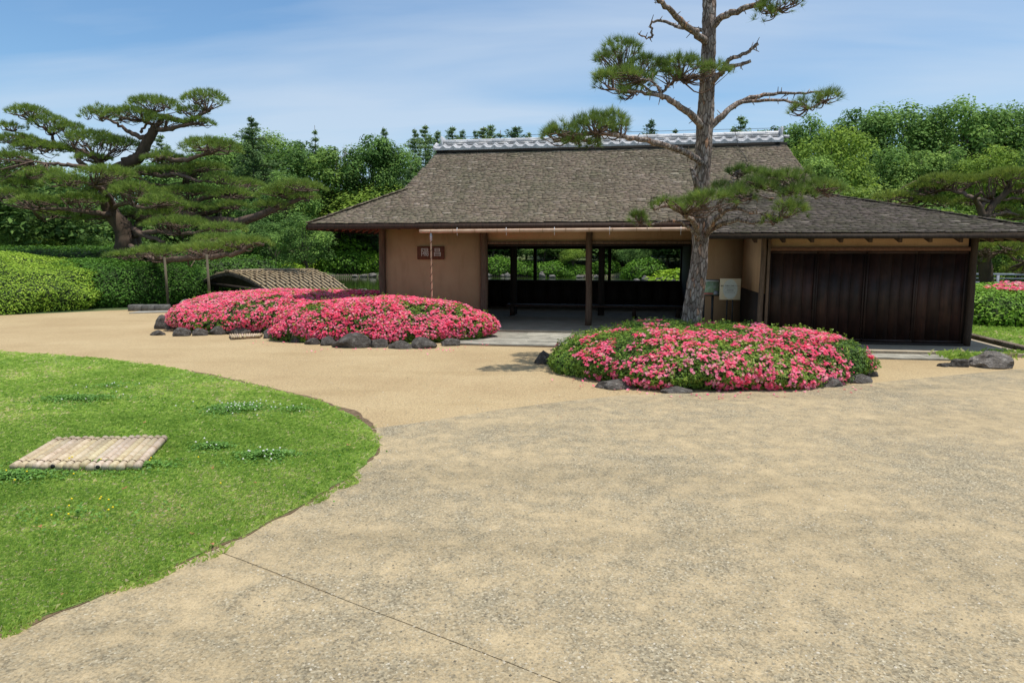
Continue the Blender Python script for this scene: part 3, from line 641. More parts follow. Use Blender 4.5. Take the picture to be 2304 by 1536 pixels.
# bamboo gutter and spiral-bound drain pole
gut = [( -3.28 + (1.95 + 3.28) * i / 40, -1.215, 1.985 + .018 * i / 40) for i in range(41)]
gp = tube('bamboo_gutter', gut, [.036], M['bamboo_old'], pav, k=10)
for i in range(12):
    a = -3.05 + i * .44; tube('gutter_node', [(a, -1.215, 1.985 + .0035 * (a + 3.28)), (a + .012, -1.215, 1.985 + .0035 * (a + 3.28))], [.0385], M['bamboo_node'], gp, k=10)
for a in (-2.52, -1.55, -.62, .42, 1.72):
    tube('hook', [(a, -1.215, 2.05), (a, -1.26, 2.0), (a, -1.215, 1.945), (a, -1.215, 1.90)], [.005], M['tile'], gp, k=5, color=(1.5, 1.5, 1.5))
dr = tube('drain_pole', [(-3.05, -1.215, z) for z in np.linspace(.06, 1.90, 10)], [.017, .016], M['bamboo_old'], pav, k=9, color=(1.25, 1.15, 1.05))
tube('drain_cup', [(-3.05, -1.215, 1.80), (-3.05, -1.215, 1.90), (-3.05, -1.215, 1.955)], [.022, .026, .016], M['tile'], dr, k=9)
tube('spiral_binding', [(-3.05 + .021 * math.cos(t), -1.215 + .021 * math.sin(t), .1 + t / (2 * math.pi) * .155) for t in np.linspace(0, 22 * math.pi, 200)], [.0045], M['wire'], dr, k=4)

# name plaque
pl = empty('name_plaque', W(-3.40, -.03, 1.565), -YAW); tag(pl, 'reddish wooden name plaque with two pale characters on the ochre wall', 'sign')
box('board', (-.30, .30, -.035, 0, -.14, .14), M['wood_red'], pl, bev=.01, color=(.85, .66, .62))
def text(body, size, loc, rot, mat, parent, sx=1.0, ext=.001):
    cu = bpy.data.curves.new('lettering', 'FONT'); cu.body = body; cu.size = size; cu.extrude = ext; cu.align_x = 'CENTER'; cu.align_y = 'CENTER'
    cu.resolution_u = 2; cu.materials.append(mat); o = bpy.data.objects.new('lettering', cu); col.objects.link(o); o.parent = parent; o.location = loc; o.rotation_euler = rot; o.scale = (sx, 1, 1)
    bpy.context.view_layer.update(); me = bpy.data.meshes.new_from_object(o.evaluated_get(bpy.context.evaluated_depsgraph_get())); bpy.data.objects.remove(o)
    o = link('lettering', me, parent, loc=loc, rot=rot, scale=(sx, 1, 1)); return o
UP = (math.pi / 2, 0, 0)
text('陽', .19, (-.125, -.037, .0), UP, M['white_mark'], pl, 1.0, .002); text('昌', .19, (.15, -.037, 0), UP, M['white_mark'], pl, 1.0, .002)

# notice boards
nb = empty('notice_board', W(2.64, -1.2, .0), -YAW); tag(nb, 'square cream notice board with a pale oval and print, on two thin posts', 'sign')
box('board', (-.185, .185, -.012, .012, .71, 1.10), M['cream'], nb, bev=.002)
an = np.linspace(0, 2 * math.pi, 33)[:-1]; mk('oval', [(.13 * math.cos(t), -.0145, .905 + .178 * math.sin(t)) for t in an], [tuple(range(32))], M['paper'], nb)
for x in (-.04, .06): box('post', (x - .011, x + .011, .014, .036, .06, 1.0), M['metal_dark'], nb)
for s, z, q in (('飲食・喫煙はご遠慮ください', .026, .965), ('No eating, drinking or smoking', .015, .925), ('请勿饮食吸烟', .02, .885), ('음식・흡연은 삼가해 주세요', .015, .845)):
    text(s, z, (0, -.0165, q), UP, M['ink'], nb)
mb = empty('map_board', W(2.28, -1.02, 0), -YAW); tag(mb, 'tilted garden map board with green print on dark stand, half behind the pine trunk', 'sign')
mbp = box('panel', (-.20, .20, -.012, .012, -.16, .16), M['metal_dark'], mb, bev=.002, loc=(0, 0, .92), rot=(-.38, 0, 0))
box('map_print', (-.185, .185, -.017, -.013, -.145, .145), M['map_print'], mbp); box('paper_margin', (-.185, .185, -.0185, -.0172, .115, .145), M['paper'], mbp)
box('red_print', (-.17, .08, -.0195, -.0175, -.14, -.105), M['red_print'], mbp); box('grey_print', (.09, .17, -.0195, -.0175, -.14, -.07), M['rail'], mbp)
box('post', (.06, .10, .02, .06, .06, .90), M['metal_dark'], mb); box('post', (-.10, -.06, .02, .06, .06, .90), M['metal_dark'], mb)
# long bench inside
be = empty('long_bench', W(0, 2.0, .06), -YAW); tag(be, 'long dark wooden bench standing inside the open pavilion', 'bench')
box('seat', (-2.1, 2.1, -.2, .2, .23, .27), M['wood'], be, bev=.005, color=(.35, .33, .33))
for a in (-2.0, -.2, .9, 1.9): box('leg', (a, a + .09, -.17, .17, 0, .228), M['wood'], be, color=(.3, .28, .28))

# stone slabs before the doorway and before the wing
ap = empty('stone_apron', (O[0], O[1], 0), -YAW); tag(ap, kind='structure')
sheet('joint_sand', [(-2.25, -3.05), (1.4, -3.05), (1.4, -1.19), (-2.25, -1.19)], .012, M['soil'], ap)
def slabs(rows, a_start, a_end, b0, z=.03):
    b = b0
    for wb, cuts in rows:
        cs = [a_start] + cuts + [a_end]
        for i in range(len(cs) - 1):
            j = lambda: R.uniform(.006, .016)
            poly = [(cs[i] + j(), b + j()), (cs[i + 1] - j() + .04, b + j()), (cs[i + 1] - j(), b + wb - j()), (cs[i] + j() - .03, b + wb - j())]
            g = R.uniform(.85, 1.12); prism('paving_slab', rough(poly, .006, .15, 3), .006, z + R.uniform(-.004, .006), M['slab'], ap, color=(g, g, g * .97))
        b += wb
slabs([(.42, [-1.4, -.35, .7]), (.44, [-.95, .25]), (.40, [-1.6, -.60, .5]), (.52, [-1.1, .1])], -2.2, 1.4, -2.98)
slabs([(.22, [4.9, 5.5]), (.26, [4.6, 5.25])], 3.6, 6.15, -3.50, .028)

# gutter kerb to the right of the wing
kb = empty('kerb', (O[0], O[1], 0), -YAW); tag(kb, kind='structure')
for i in range(11):
    b = -3.35 + i * .62; box('kerb_stone', (6.98, 7.10, b, b + .61, 0, .10 + R.uniform(-.008, .008)), M['rock'], kb, bev=.01, color=(1.3, 1.15, 1))
tag(prism('side_lawn', [W(7.1, -3.3)[:2], W(7.1, 6)[:2], (30, 22), (30, 9.6), (10, 9.9)], 0, .05, M['lawn']), kind='structure')
n = 26000; u_ = rng.random(n); xs = 8 + 8 * u_; ys = 9.8 + 5.5 * rng.random(n)
q = [W(7.12, -3.25)[:2], W(7.12, 4)[:2], (18, 16), (18, 9.9), (10, 9.95)]; k = inpoly(xs, ys, q)
V, Fc, v = blades(k.sum(), (xs[k], ys[k]), .03, .09, .005, 2, base=.05)
tag(mk('grass', V, Fc, M['grass'], v=v), 'strip of grass between the side kerb and the right-hand azalea hedge', 'grass', kind='stuff')

# ------------------------------------------------------------------ shrubs
def mound(c, s, Hh, n=2.4, rot=0, lump=.05, nph=72, nt_=18, seed=1, foot=.90):
    """closed hull of a clipped shrub (superellipsoid), with lumps"""
    V = np.zeros((nt_ + 1, nph, 3))
    for i in range(nt_ + 1):
        t = i / nt_ * math.pi / 2
        cr_, sr_ = max(math.cos(t), 0) ** (2 / n), math.sin(t) ** (2 / n)
        for j in range(nph):
            ph = j / nph * 2 * math.pi; cx_, sy_ = math.cos(ph), math.sin(ph)
            tuck = foot + (1 - foot) * min(1, sr_ * 4)
            x, y = s[0] * cr_ * cx_ * tuck, s[1] * cr_ * sy_ * tuck
            q = noise.noise(Vector((x * .9 + seed * 5, y * .9, sr_ * 1.3))) + .5 * noise.noise(Vector((x * 2.6, y * 2.6 + seed * 3, sr_ * 3)))
            m = 1 + lump * q * 1.6
            X, Y = x * m, y * m
            V[i, j] = (c[0] + X * math.cos(rot) - Y * math.sin(rot), c[1] + X * math.sin(rot) + Y * math.cos(rot), (c[2] if len(c) > 2 else 0) + Hh * sr_ * (1 + lump * 1.3 * q))
    Vf = V.reshape(-1, 3); i = np.arange(nt_)[:, None] * nph; j = np.arange(nph)[None, :]; j2 = (j + 1) % nph
    return Vf, np.stack([i + j, i + j2, i + nph + j2, i + nph + j], -1).reshape(-1, 4)
def sample(V, Fc, n):
    T = np.concatenate([Fc[:, [0, 1, 2]], Fc[:, [0, 2, 3]]]); A, B, C_ = V[T[:, 0]], V[T[:, 1]], V[T[:, 2]]
    N = np.cross(B - A, C_ - A); ar = np.linalg.norm(N, axis=1); ch = rng.choice(len(T), n, p=ar / ar.sum())
    r1 = np.sqrt(rng.random(n)); r2 = rng.random(n)
    Pp = (1 - r1)[:, None] * A[ch] + (r1 * (1 - r2))[:, None] * B[ch] + (r1 * r2)[:, None] * C_[ch]; return Pp, unit(N[ch])
def nfield(Pp, s, seed): return np.array([noise.noise(Vector((p[0] * s + seed, p[1] * s - seed, p[2] * s))) for p in Pp])
def shrub(name, label, cat, V, Fc, n, L, Wd, mat, group=None, color=(1, 1, 1), out=.03, flowers=None, cull=None, jit=.55, shrink=.955, whorl=1):
    r = empty(name, (float(V[:, 0].mean()), float(V[:, 1].mean()), float(V[:, 2].min()))); tag(r, label, cat, group); off = np.array(r.location)
    c = V.mean(0); c[2] = V[:, 2].min(); hull = (V - c) * np.array((shrink, shrink, shrink - .02)) + c
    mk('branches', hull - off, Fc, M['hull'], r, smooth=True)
    m = n // whorl; Pp, N = sample(V, Fc, m)
    Pp = Pp + N * (rng.random((m, 1)) ** 1.5 * out * 1.4 - out * .7)
    if cull is not None: q = cull(Pp); Pp, N = Pp[q], N[q]
    tone = nfield(Pp, 1.7, 3.3) * .5; base_v = np.clip(.45 + tone + .22 * rng.normal(size=len(Pp)), 0, 1)
    if whorl > 1:
        Pp = np.repeat(Pp, whorl, axis=0); N2 = np.repeat(N, whorl, axis=0); base_v = np.repeat(base_v, whorl)
        D = rng.normal(size=Pp.shape); D = unit(D - (D * N2).sum(1, keepdims=True) * N2); Pp = Pp + D * L * .5 + N2 * rng.random((len(Pp), 1)) * L * .3
        LV, LF = leaf_quads(Pp, N2 + D * -.3 + (0, 0, .7), L, Wd, .25, along=D + N2 * .35)
    else: LV, LF = leaf_quads(Pp, N + (0, 0, .9), L, Wd, jit)
    fo = mk('foliage', LV - off, LF, mat, r, v=np.repeat(np.clip(base_v + .08 * rng.normal(size=len(Pp)), 0, 1), 4)); fo.color = (*color, 1)
    if whorl > 1:                                    # young shoots standing proud of the clipped surface, loose petals caught among them
        Ps, Ns = sample(V, Fc, 420); q = (Ps[:, 2] > .2) if cull is None else ((Ps[:, 2] > .2) & cull(Ps)); Ps, Ns = Ps[q], Ns[q]
        up = unit(Ns * .5 + (0, 0, 1.0) + rng.normal(size=Ps.shape) * .25); L_ = .03 + .07 * rng.random((len(Ps), 1)); sh = np.concatenate([Ps + up * L_ * t for t in (.35, .6, .8, 1.0) for _ in range(3)]); upn = np.tile(up, (12, 1))
        D = rng.normal(size=sh.shape); D = unit(D - (D * upn).sum(1, keepdims=True) * upn); sv, sf = leaf_quads(sh + D * L * .45, upn - D * .4, L * .9, Wd, .3, along=D + upn * .6)
        o_ = mk('shoots', sv - off, sf, mat, r, v=np.repeat(np.clip(.75 + .15 * rng.normal(size=len(sh)), 0, 1), 4)); o_['kind'] = 'stuff'
    if flowers:
        nf, fr, test = flowers; Pp, N = sample(V, Fc, nf // 4); q = test(Pp, N)
        if cull is not None: q &= cull(Pp)
        Pp, N = Pp[q], N[q]; ctone = .20 * rng.normal(size=len(Pp)); cs = 1 + rng.poisson(3.6, len(Pp))      # trusses of one to eight blooms
        idx = np.repeat(np.arange(len(Pp)), cs); D0 = rng.normal(size=(len(idx), 3)) * fr * 1.25; N = N[idx]; Pp = Pp[idx] + D0 - N * (D0 * N).sum(1, keepdims=True); ctone = ctone[idx]
        Pp = Pp + N * (out * .45 + (rng.random((len(Pp), 1)) - .25) * .035); N = unit(N + unit(D0) * .45); m = len(Pp)
        N = unit(N + rng.normal(size=(m, 3)) * .40 + (0, -.1, .6)); D = rng.normal(size=(m, 3)); D = unit(D - (D * N).sum(1, keepdims=True) * N); S = np.cross(N, D)
        rad = (fr * (.45 + .75 * rng.random(m) ** .7))[:, None]; acc = Acc(); vv = np.clip(.45 + .18 * rng.normal(size=m) + ctone + .25 * nfield(Pp, 1.2, 9), 0, .97); vv[rng.random(m) < .035] = 1
        for kx in range(5):
            t0 = kx / 5 * 2 * math.pi; d = math.cos(t0) * D + math.sin(t0) * S; s = -math.sin(t0) * D + math.cos(t0) * S
            a_ = Pp - N * rad * .25; b_ = Pp + d * rad * .62 + s * rad * .40 + N * rad * .18; c_ = Pp + d * rad * 1.05 + N * rad * .22; d_ = Pp + d * rad * .62 - s * rad * .40 + N * rad * .18
            acc.add(np.stack([a_, b_, c_, d_], 1).reshape(-1, 3) - off, np.arange(4 * m).reshape(m, 4), np.repeat(np.clip(vv + .05 * rng.normal(size=m), 0, 1), 4))
        acc.build('blossoms', M['blossom'], r)
    return r
def impl(c, s, Hh, n, rot):
    def f(Pp):
        X = (Pp[:, 0] - c[0]); Y = (Pp[:, 1] - c[1]); x = X * math.cos(rot) + Y * math.sin(rot); y = -X * math.sin(rot) + Y * math.cos(rot)
        return np.hypot(x / s[0], y / s[1]) ** n + np.abs(Pp[:, 2] / Hh) ** n
    return f
# long flowering bed: two clipped masses grown into each other
m1 = ((-2.48, 12.74), (2.12, 1.12), .74, 2.3, -.06); m2 = ((-5.3, 15.0), (2.3, 1.95), .72, 2.2, -.18)
i1, i2 = impl(*m1), impl(*m2)
def pink1(Pp, N):
    f = .8 * nfield(Pp, 1.6, 21) + .6 * nfield(Pp, 4.5, 4) + .8 * nfield(Pp, 10, 3); return (f > -.36 + .9 * np.clip(.30 - Pp[:, 2], 0, 1) - .0) & (rng.random(len(Pp)) < .95) & (Pp[:, 2] > .10)
V, Fc = mound(m1[0], m1[1], m1[2], m1[3], m1[4], .085, seed=2)
shrub('azalea_bush', 'low clipped azalea mound smothered in pink blossom, left of the doorway', 'azalea', V, Fc, 52000, .034, .014, M['leaf_azalea'], flowers=(25000, .021, pink1), whorl=4, out=.035)
def pink2(Pp, N):
    f = .8 * nfield(Pp, 1.3, 41) + .6 * nfield(Pp, 4.0, 14) + .8 * nfield(Pp, 10, 3); return (f > -.30 + .6 * np.clip(.3 - Pp[:, 2], 0, 1)) & (Pp[:, 2] > .10)
V, Fc = mound(m2[0], m2[1], m2[2], m2[3], m2[4], .09, seed=5)
shrub('azalea_bush', 'pink azalea mound with green patches, behind the rocks and the small bamboo mat', 'azalea', V, Fc, 48000, .036, .015, M['leaf_azalea'], flowers=(27000, .021, pink2), cull=lambda p: i1(p) > .95, whorl=4, out=.035)
V, Fc = mound((-4.0, 17.0), (1.9, 1.2), .62, 2.3, 0, .06, seed=15)
shrub('azalea_bush', 'farther pink azalea mound in front of the thatched boat shelter', 'azalea', V, Fc, 16000, .04, .02, M['leaf_azalea'], flowers=(8000, .03, pink2), cull=lambda p: i2(p) > .95, whorl=4)
# round bed under the tall pine
m3 = ((2.66, 9.22), (2.16, 1.62), .60, 2.4, -.03)
def pink3(Pp, N):
    f = nfield(Pp, 1.7, 55) + .55 * nfield(Pp, 5.0, 31)
    # flowers thickest on the sunny face turned to the path, few on the crown and at the left end
    front = np.clip((9.05 - Pp[:, 1]) / 1.2, -1, 1); left = np.clip((1.55 - Pp[:, 0]) / .7, 0, 1)
    right = np.clip((Pp[:, 0] - 3.7) / .8, 0, 1); g = nfield(Pp, 9.0, 77)
    return (f + .5 * g > .21 - .38 * front + .20 * left + .14 * right + .7 * np.clip(.2 - Pp[:, 2], 0, 1)) & (Pp[:, 2] > .06) & (rng.random(len(Pp)) < .85)
V, Fc = mound(m3[0], m3[1], m3[2], m3[3], m3[4], .10, nph=96, seed=9)
shrub('azalea_bush', 'round azalea bush under the tall pine, dark green crown and pink front', 'azalea', V, Fc, 88000, .036, .014, M['leaf_azalea'], flowers=(22000, .020, pink3), whorl=4, out=.045)
# right-hand hedge
V, Fc = mound((12.6, 15.3), (4.3, 2.0), .82, 3.0, -.05, .08, seed=12)
def pink4(Pp, N): return (Pp[:, 2] > .74) & (nfield(Pp, 1.1, 71) > .10)
shrub('azalea_hedge', 'glossy green azalea hedge with a few pink blossoms, right of the wing', 'hedge', V, Fc, 30000, .085, .04, M['leaf_hedge'], flowers=(5200, .04, pink4), color=(.75, .85, .9), out=.08)
# left hedges
V, Fc = mound((-16.3, 20.3), (5.1, 4.9), 1.52, 2.1, 0, .08, nph=90, seed=22)
shrub('clipped_hedge', 'broad clipped hedge of bright lime-green leaves at the left edge of the path', 'hedge', V, Fc, 90000, .065, .03, M['leaf_hedge'], out=.07, color=(1.05, 1.0, 1.0))
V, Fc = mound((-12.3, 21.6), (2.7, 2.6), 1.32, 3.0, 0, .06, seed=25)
shrub('clipped_hedge', 'darker clipped hedge behind the two prop poles of the spreading pine', 'hedge', V, Fc, 26000, .085, .04, M['leaf_hedge'], out=.11, color=(.28, .42, .46))  # dark tint paints this hedge's shade into the leaf colour
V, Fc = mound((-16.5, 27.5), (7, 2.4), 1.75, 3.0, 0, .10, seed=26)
shrub('clipped_hedge', 'shaded hedge running behind the lime-green one, below the pine trunk', 'hedge', V, Fc, 22000, .12, .06, M['leaf_hedge'], out=.12, color=(.30, .42, .45))  # shade below the pine is put into the leaf tint

# ------------------------------------------------------------------ rocks
def rockmesh(seed, flat=.6, mat=None, sub=3):
    bm = bmesh.new(); bmesh.ops.create_icosphere(bm, subdivisions=sub, radius=1); rr = random.Random(seed)
    pl_ = [(Vector((rr.uniform(-1, 1), rr.uniform(-1, 1), rr.uniform(-.5, 1))).normalized(), rr.uniform(.55, .85)) for _ in range(9)]
    for v_ in bm.verts:
        for nn, d in pl_:
            q = v_.co.dot(nn)
            if q > d: v_.co -= nn * (q - d) * .85
        v_.co *= 1 + .16 * noise.noise(v_.co * 1.7 + Vector((seed, 0, 0))) + .09 * noise.noise(v_.co * 4.5 + Vector((seed, 3, 0))) + .035 * noise.noise(v_.co * 11)
    me = bpy.data.meshes.new('rock'); bm.to_mesh(me); bm.free(); me.materials.append(mat or M['rock']); return me
RK = [rockmesh(i) for i in range(7)]; RKP = [rockmesh(i + 20, mat=M['rock_pale']) for i in range(5)]
def rock(px, py, wpx, hpx, label, group=None, Y=None, pale=False, name='rock', tint=None, dep=None, z=None):
    g = G(px, py) if Y is None else P(px, py, Y)
    if Y is not None: g[2] = max(gz(g[0], Y), -.55)
    Yd = g[1]; w = wpx / F * Yd; h = hpx / F * Yd * 1.02; d = dep or w * .62
    zc = (0 if Y is None else g[2])
    t = tint or R.uniform(.85, 1.15)
    o = link(name, R.choice(RKP if pale else RK), None, loc=(g[0], g[1] + d * .42, zc + h * .30), rot=(R.uniform(-.1, .1), R.uniform(-.1, .1), R.uniform(-.35, .35) + (math.pi if R.random() < .5 else 0)), scale=(w * .55, d * .56, h * .76), color=(t, t, t))
    tag(o, label, 'rock', group); return o
gl = 'rocks edging the long azalea bed'
for px, py, w, h, lb in [(360, 741, 50, 32, 'dark rock lying apart at the far left end of the long azalea bed'), (352, 755, 34, 12, 'flat low stone at the left corner of the long azalea bed'),
    (400, 757, 46, 20, 'small rock just right of the corner stones of the long bed'), (442, 756, 40, 17, 'low rounded rock in front of the green patch of the long bed'),
    (484, 754, 36, 20, 'pointed rock just left of the small bamboo mat'), (528, 753, 62, 16, 'long flat rock behind the left half of the small bamboo mat'), (572, 750, 40, 14, 'low stone behind the right half of the small bamboo mat'),
    (607, 762, 38, 24, 'squarish upright rock touching the right end of the small bamboo mat'), (668, 771, 34, 26, 'dark tilted rock under the blossom, two stones left of the largest rock'),
    (700, 776, 34, 16, 'flat dark stone with fallen petals beside it, left of the largest rock'), (737, 778, 42, 20, 'rounded stone leaning on the left side of the largest border rock'),
    (787, 784, 84, 34, 'largest dark border rock in front of the long azalea bed'), (848, 783, 44, 22, 'rounded rock touching the right side of the largest border rock'),
    (900, 786, 54, 18, 'low flat rock with a weed at its right end, before the blossom'), (952, 785, 56, 26, 'angular dark rock right of the weed at the bed edge'), (1008, 779, 50, 17, 'last low stone before the doorway slabs, petals on the ground by it')]:
    rock(px, py, w, h, lb, gl)
gr_ = 'rocks edging the round azalea bed'
for px, py, w, h, lb in [(1224, 820, 44, 30, 'dark rock at the left tip of the round azalea bush'), (1385, 877, 92, 22, 'long flat-topped grey rock at the front left of the round azalea bush'),
    (1530, 888, 80, 16, 'low rounded rock at the front middle of the round azalea bush'), (1798, 880, 50, 10, 'small half-buried stone under the blossom at the front right'),
    (1872, 874, 72, 26, 'pale rounded rock at the front right of the round azalea bush'), (1938, 864, 66, 20, 'flat brown rock at the right tip of the round azalea bush'), (1966, 848, 26, 14, 'small dark rock behind the flat brown one at the right tip')]:
    rock(px, py, w, h, lb, gr_, tint=1.35 if px > 1300 else None)
rock(2252, 830, 92, 36, 'large oval boulder on the path corner by the wing', tint=1.7, dep=.5); rock(2166, 827, 46, 20, 'small dark boulder beside the weeds near the wing corner'); rock(2128, 826, 30, 10, 'flat pebble-like stone left of the weeds near the wing corner')
rock(2196, 824, 26, 16, 'dark stone between the weeds and the large oval boulder')
rock(430, 697, 60, 26, 'grey sloping rock behind the left end of the azalea bed', tint=1.7, dep=.8)
for i, px in enumerate((303, 334, 362)):
    p = G(px, 700); tag(box('wall_stone', (-.18, .18, -.12, .12, 0, .17), M['rock_pale'], None, bev=.02, loc=(p[0], p[1] + .1, 0), rot=(0, 0, .1), color=(.6, .62, .6)), ('left', 'middle', 'right')[i] + ' one of three squared stones at the foot of the dark hedge', 'stone', 'squared stones at the hedge foot')
p0, p1 = G(290, 706), G(402, 703)
tag(prism('path_edging', [p0[:2], p1[:2], p1[:2] + (0, .45), p0[:2] + (0, .45)], .005, .03, M['slab']), kind='structure')

# ------------------------------------------------------------------ bamboo mats (covers)
def bamboo_mat(c00, c10, c11, c01, n, label, z, rad, name='bamboo_mat'):
    root = empty(name, ((c00 + c11) / 2)); root.location.z = 0; tag(root, label, 'bamboo mat'); o3 = np.array(root.location)
    for i in range(n):
        t = (i + .5) / n; a = c00 + (c10 - c00) * t; b = c01 + (c11 - c01) * t; d = (b - a) / np.linalg.norm(b - a)
        a = a - d * R.uniform(0, rad * 1.4); b = b + d * R.uniform(0, rad * 1.4); a = a.copy(); b = b.copy(); a[2] = b[2] = z + R.uniform(-.003, .003)
        L = np.linalg.norm(b - a); segs = sorted(R.uniform(.12, .9) for _ in range(2)); r = rad * R.uniform(.88, 1.0)
        path, rd = [], []
        ts = [0] + [s + e for s in segs for e in (-.012, 0, .012)] + [1]; rs = [r] + [r, r * 1.06, r] * 2 + [r]
        V, Fc = tubeVF([a + (b - a) * t_ - o3 for t_ in ts], [1], 10); V = V.reshape(-1, 10, 3)
        ctr = V.mean(1, keepdims=True); rr_ = np.array([r * .72] + rs + [r * .72]); V = ctr + (V - ctr) / np.maximum(np.linalg.norm(V - ctr, axis=2, keepdims=True), 1e-9) * rr_[:, None, None]
        g = R.uniform(.82, 1.1); cu = mk('bamboo_culm', V.reshape(-1, 3), Fc, M['bamboo'], root, smooth=True, color=(g, g * R.uniform(.93, 1.0), g * R.uniform(.85, 1.05)))
        for s in segs: tube('node_ring', [a + (b - a) * (s - .003) - o3, a + (b - a) * (s + .003) - o3], [r * 1.065], M['bamboo_node'], cu, k=10)
        for s in (.10, .90):
            q = a + (b - a) * s - o3; tube('wire_binding', [q - d * .005, q + d * .005], [r * 1.10], M['wire'], cu, k=8)
        if i % 6 == 5: tube('bore_shade_disc', [a - o3 - d * .0015, a - o3 + d * .002], [r * .55], M['metal_dark'], cu, k=8)  # flat dark disc on the end, painted shade of the hollow
    for s in (.10, .90):
        a = c00 + (c01 - c00) * s - o3; b = c10 + (c11 - c10) * s - o3; a[2] = b[2] = z - rad * 1.5
        tube('cross_bar', [a, b], [rad * .6], M['bamboo_old'], root, k=7)
    return root
bamboo_mat(G(24, 1050, .07), G(318, 1048, .07), G(376, 986, .07), G(122, 992, .07), 17, 'large mat of pale bamboo poles wired together, lying on the lawn', .072, .031)
bamboo_mat(G(520, 765), G(586, 761), G(592, 757), G(515, 759), 14, 'small bamboo mat lying on the path against the azalea bed rocks', .05, .022)

# ------------------------------------------------------------------ pines
def tuftsVF(Pp, D, n, L, w, spread=.75):
    m = len(Pp); Pq = np.repeat(Pp, n, axis=0); Dq = unit(np.repeat(D, n, axis=0) + rng.normal(size=(m * n, 3)) * spread * .62)
    S = np.cross(Dq, rng.normal(size=(m * n, 3))); S = unit(S); Ln = (L * (.65 + .5 * rng.random(m * n)))[:, None]
    st = Pq + Dq * Ln * rng.random((m * n, 1)) * .25
    V = np.stack([st - S * w * .5, st + S * w * .5, st + Dq * Ln], 1).reshape(-1, 3); return V, np.arange(3 * m * n).reshape(-1, 3)
def branch(name, pxs, rads, mat, parent, off, k=8, wob=.04, sub=5, kink=.0):
    pts = [P(*p) for p in pxs]; path = spline(pts, sub)
    if kink: path = [p + rng.normal(size=3) * kink for p in path]
    V, Fc = tubeVF(np.array(path) - off, rads, k, wob); return mk(name, V, Fc, mat, parent, smooth=True), path
def twigs_to(acc, root, Pp, n, r0, off, nmid=3):
    """fine twigs fanning from a branch point to foliage points"""
    idx = rng.choice(len(Pp), min(n, len(Pp)), replace=False)
    for i in idx:
        e = Pp[i]; mid = root + (e - root) * .5 + rng.normal(size=3) * np.linalg.norm(e - root) * .13 - (0, 0, .04)
        V, Fc = tubeVF(np.array(spline([root, mid, e], nmid)) - off, [r0, r0 * .35], 4); acc.add(V, Fc)

def pad(c, w, d, h, n):
    """points of a cloud-pruned pad: domed top, thin underside; returns points and growth directions"""
    t = rng.random(n) * 2 * math.pi; r = np.sqrt(rng.random(n)) * (1 + .13 * np.sin(3 * t + c[0] * 5) + .08 * np.sin(7 * t + c[2] * 9))
    x = r * np.cos(t); y = r * np.sin(t); top = np.sqrt(np.clip(1.12 - r ** 2, .02, None)); z = top * (.35 + .65 * rng.random(n) ** .6) - .35
    lob = .10 * np.sin(x * 9 + c[0]) * np.cos(y * 8)
    Pp = np.stack([c[0] + x * w / 2, c[1] + y * d / 2, c[2] + (z + lob) * h * .8], 1); D = np.stack([x * .75, y * .75, np.full(n, .75)], 1); return Pp, unit(D + rng.normal(size=D.shape) * .2)

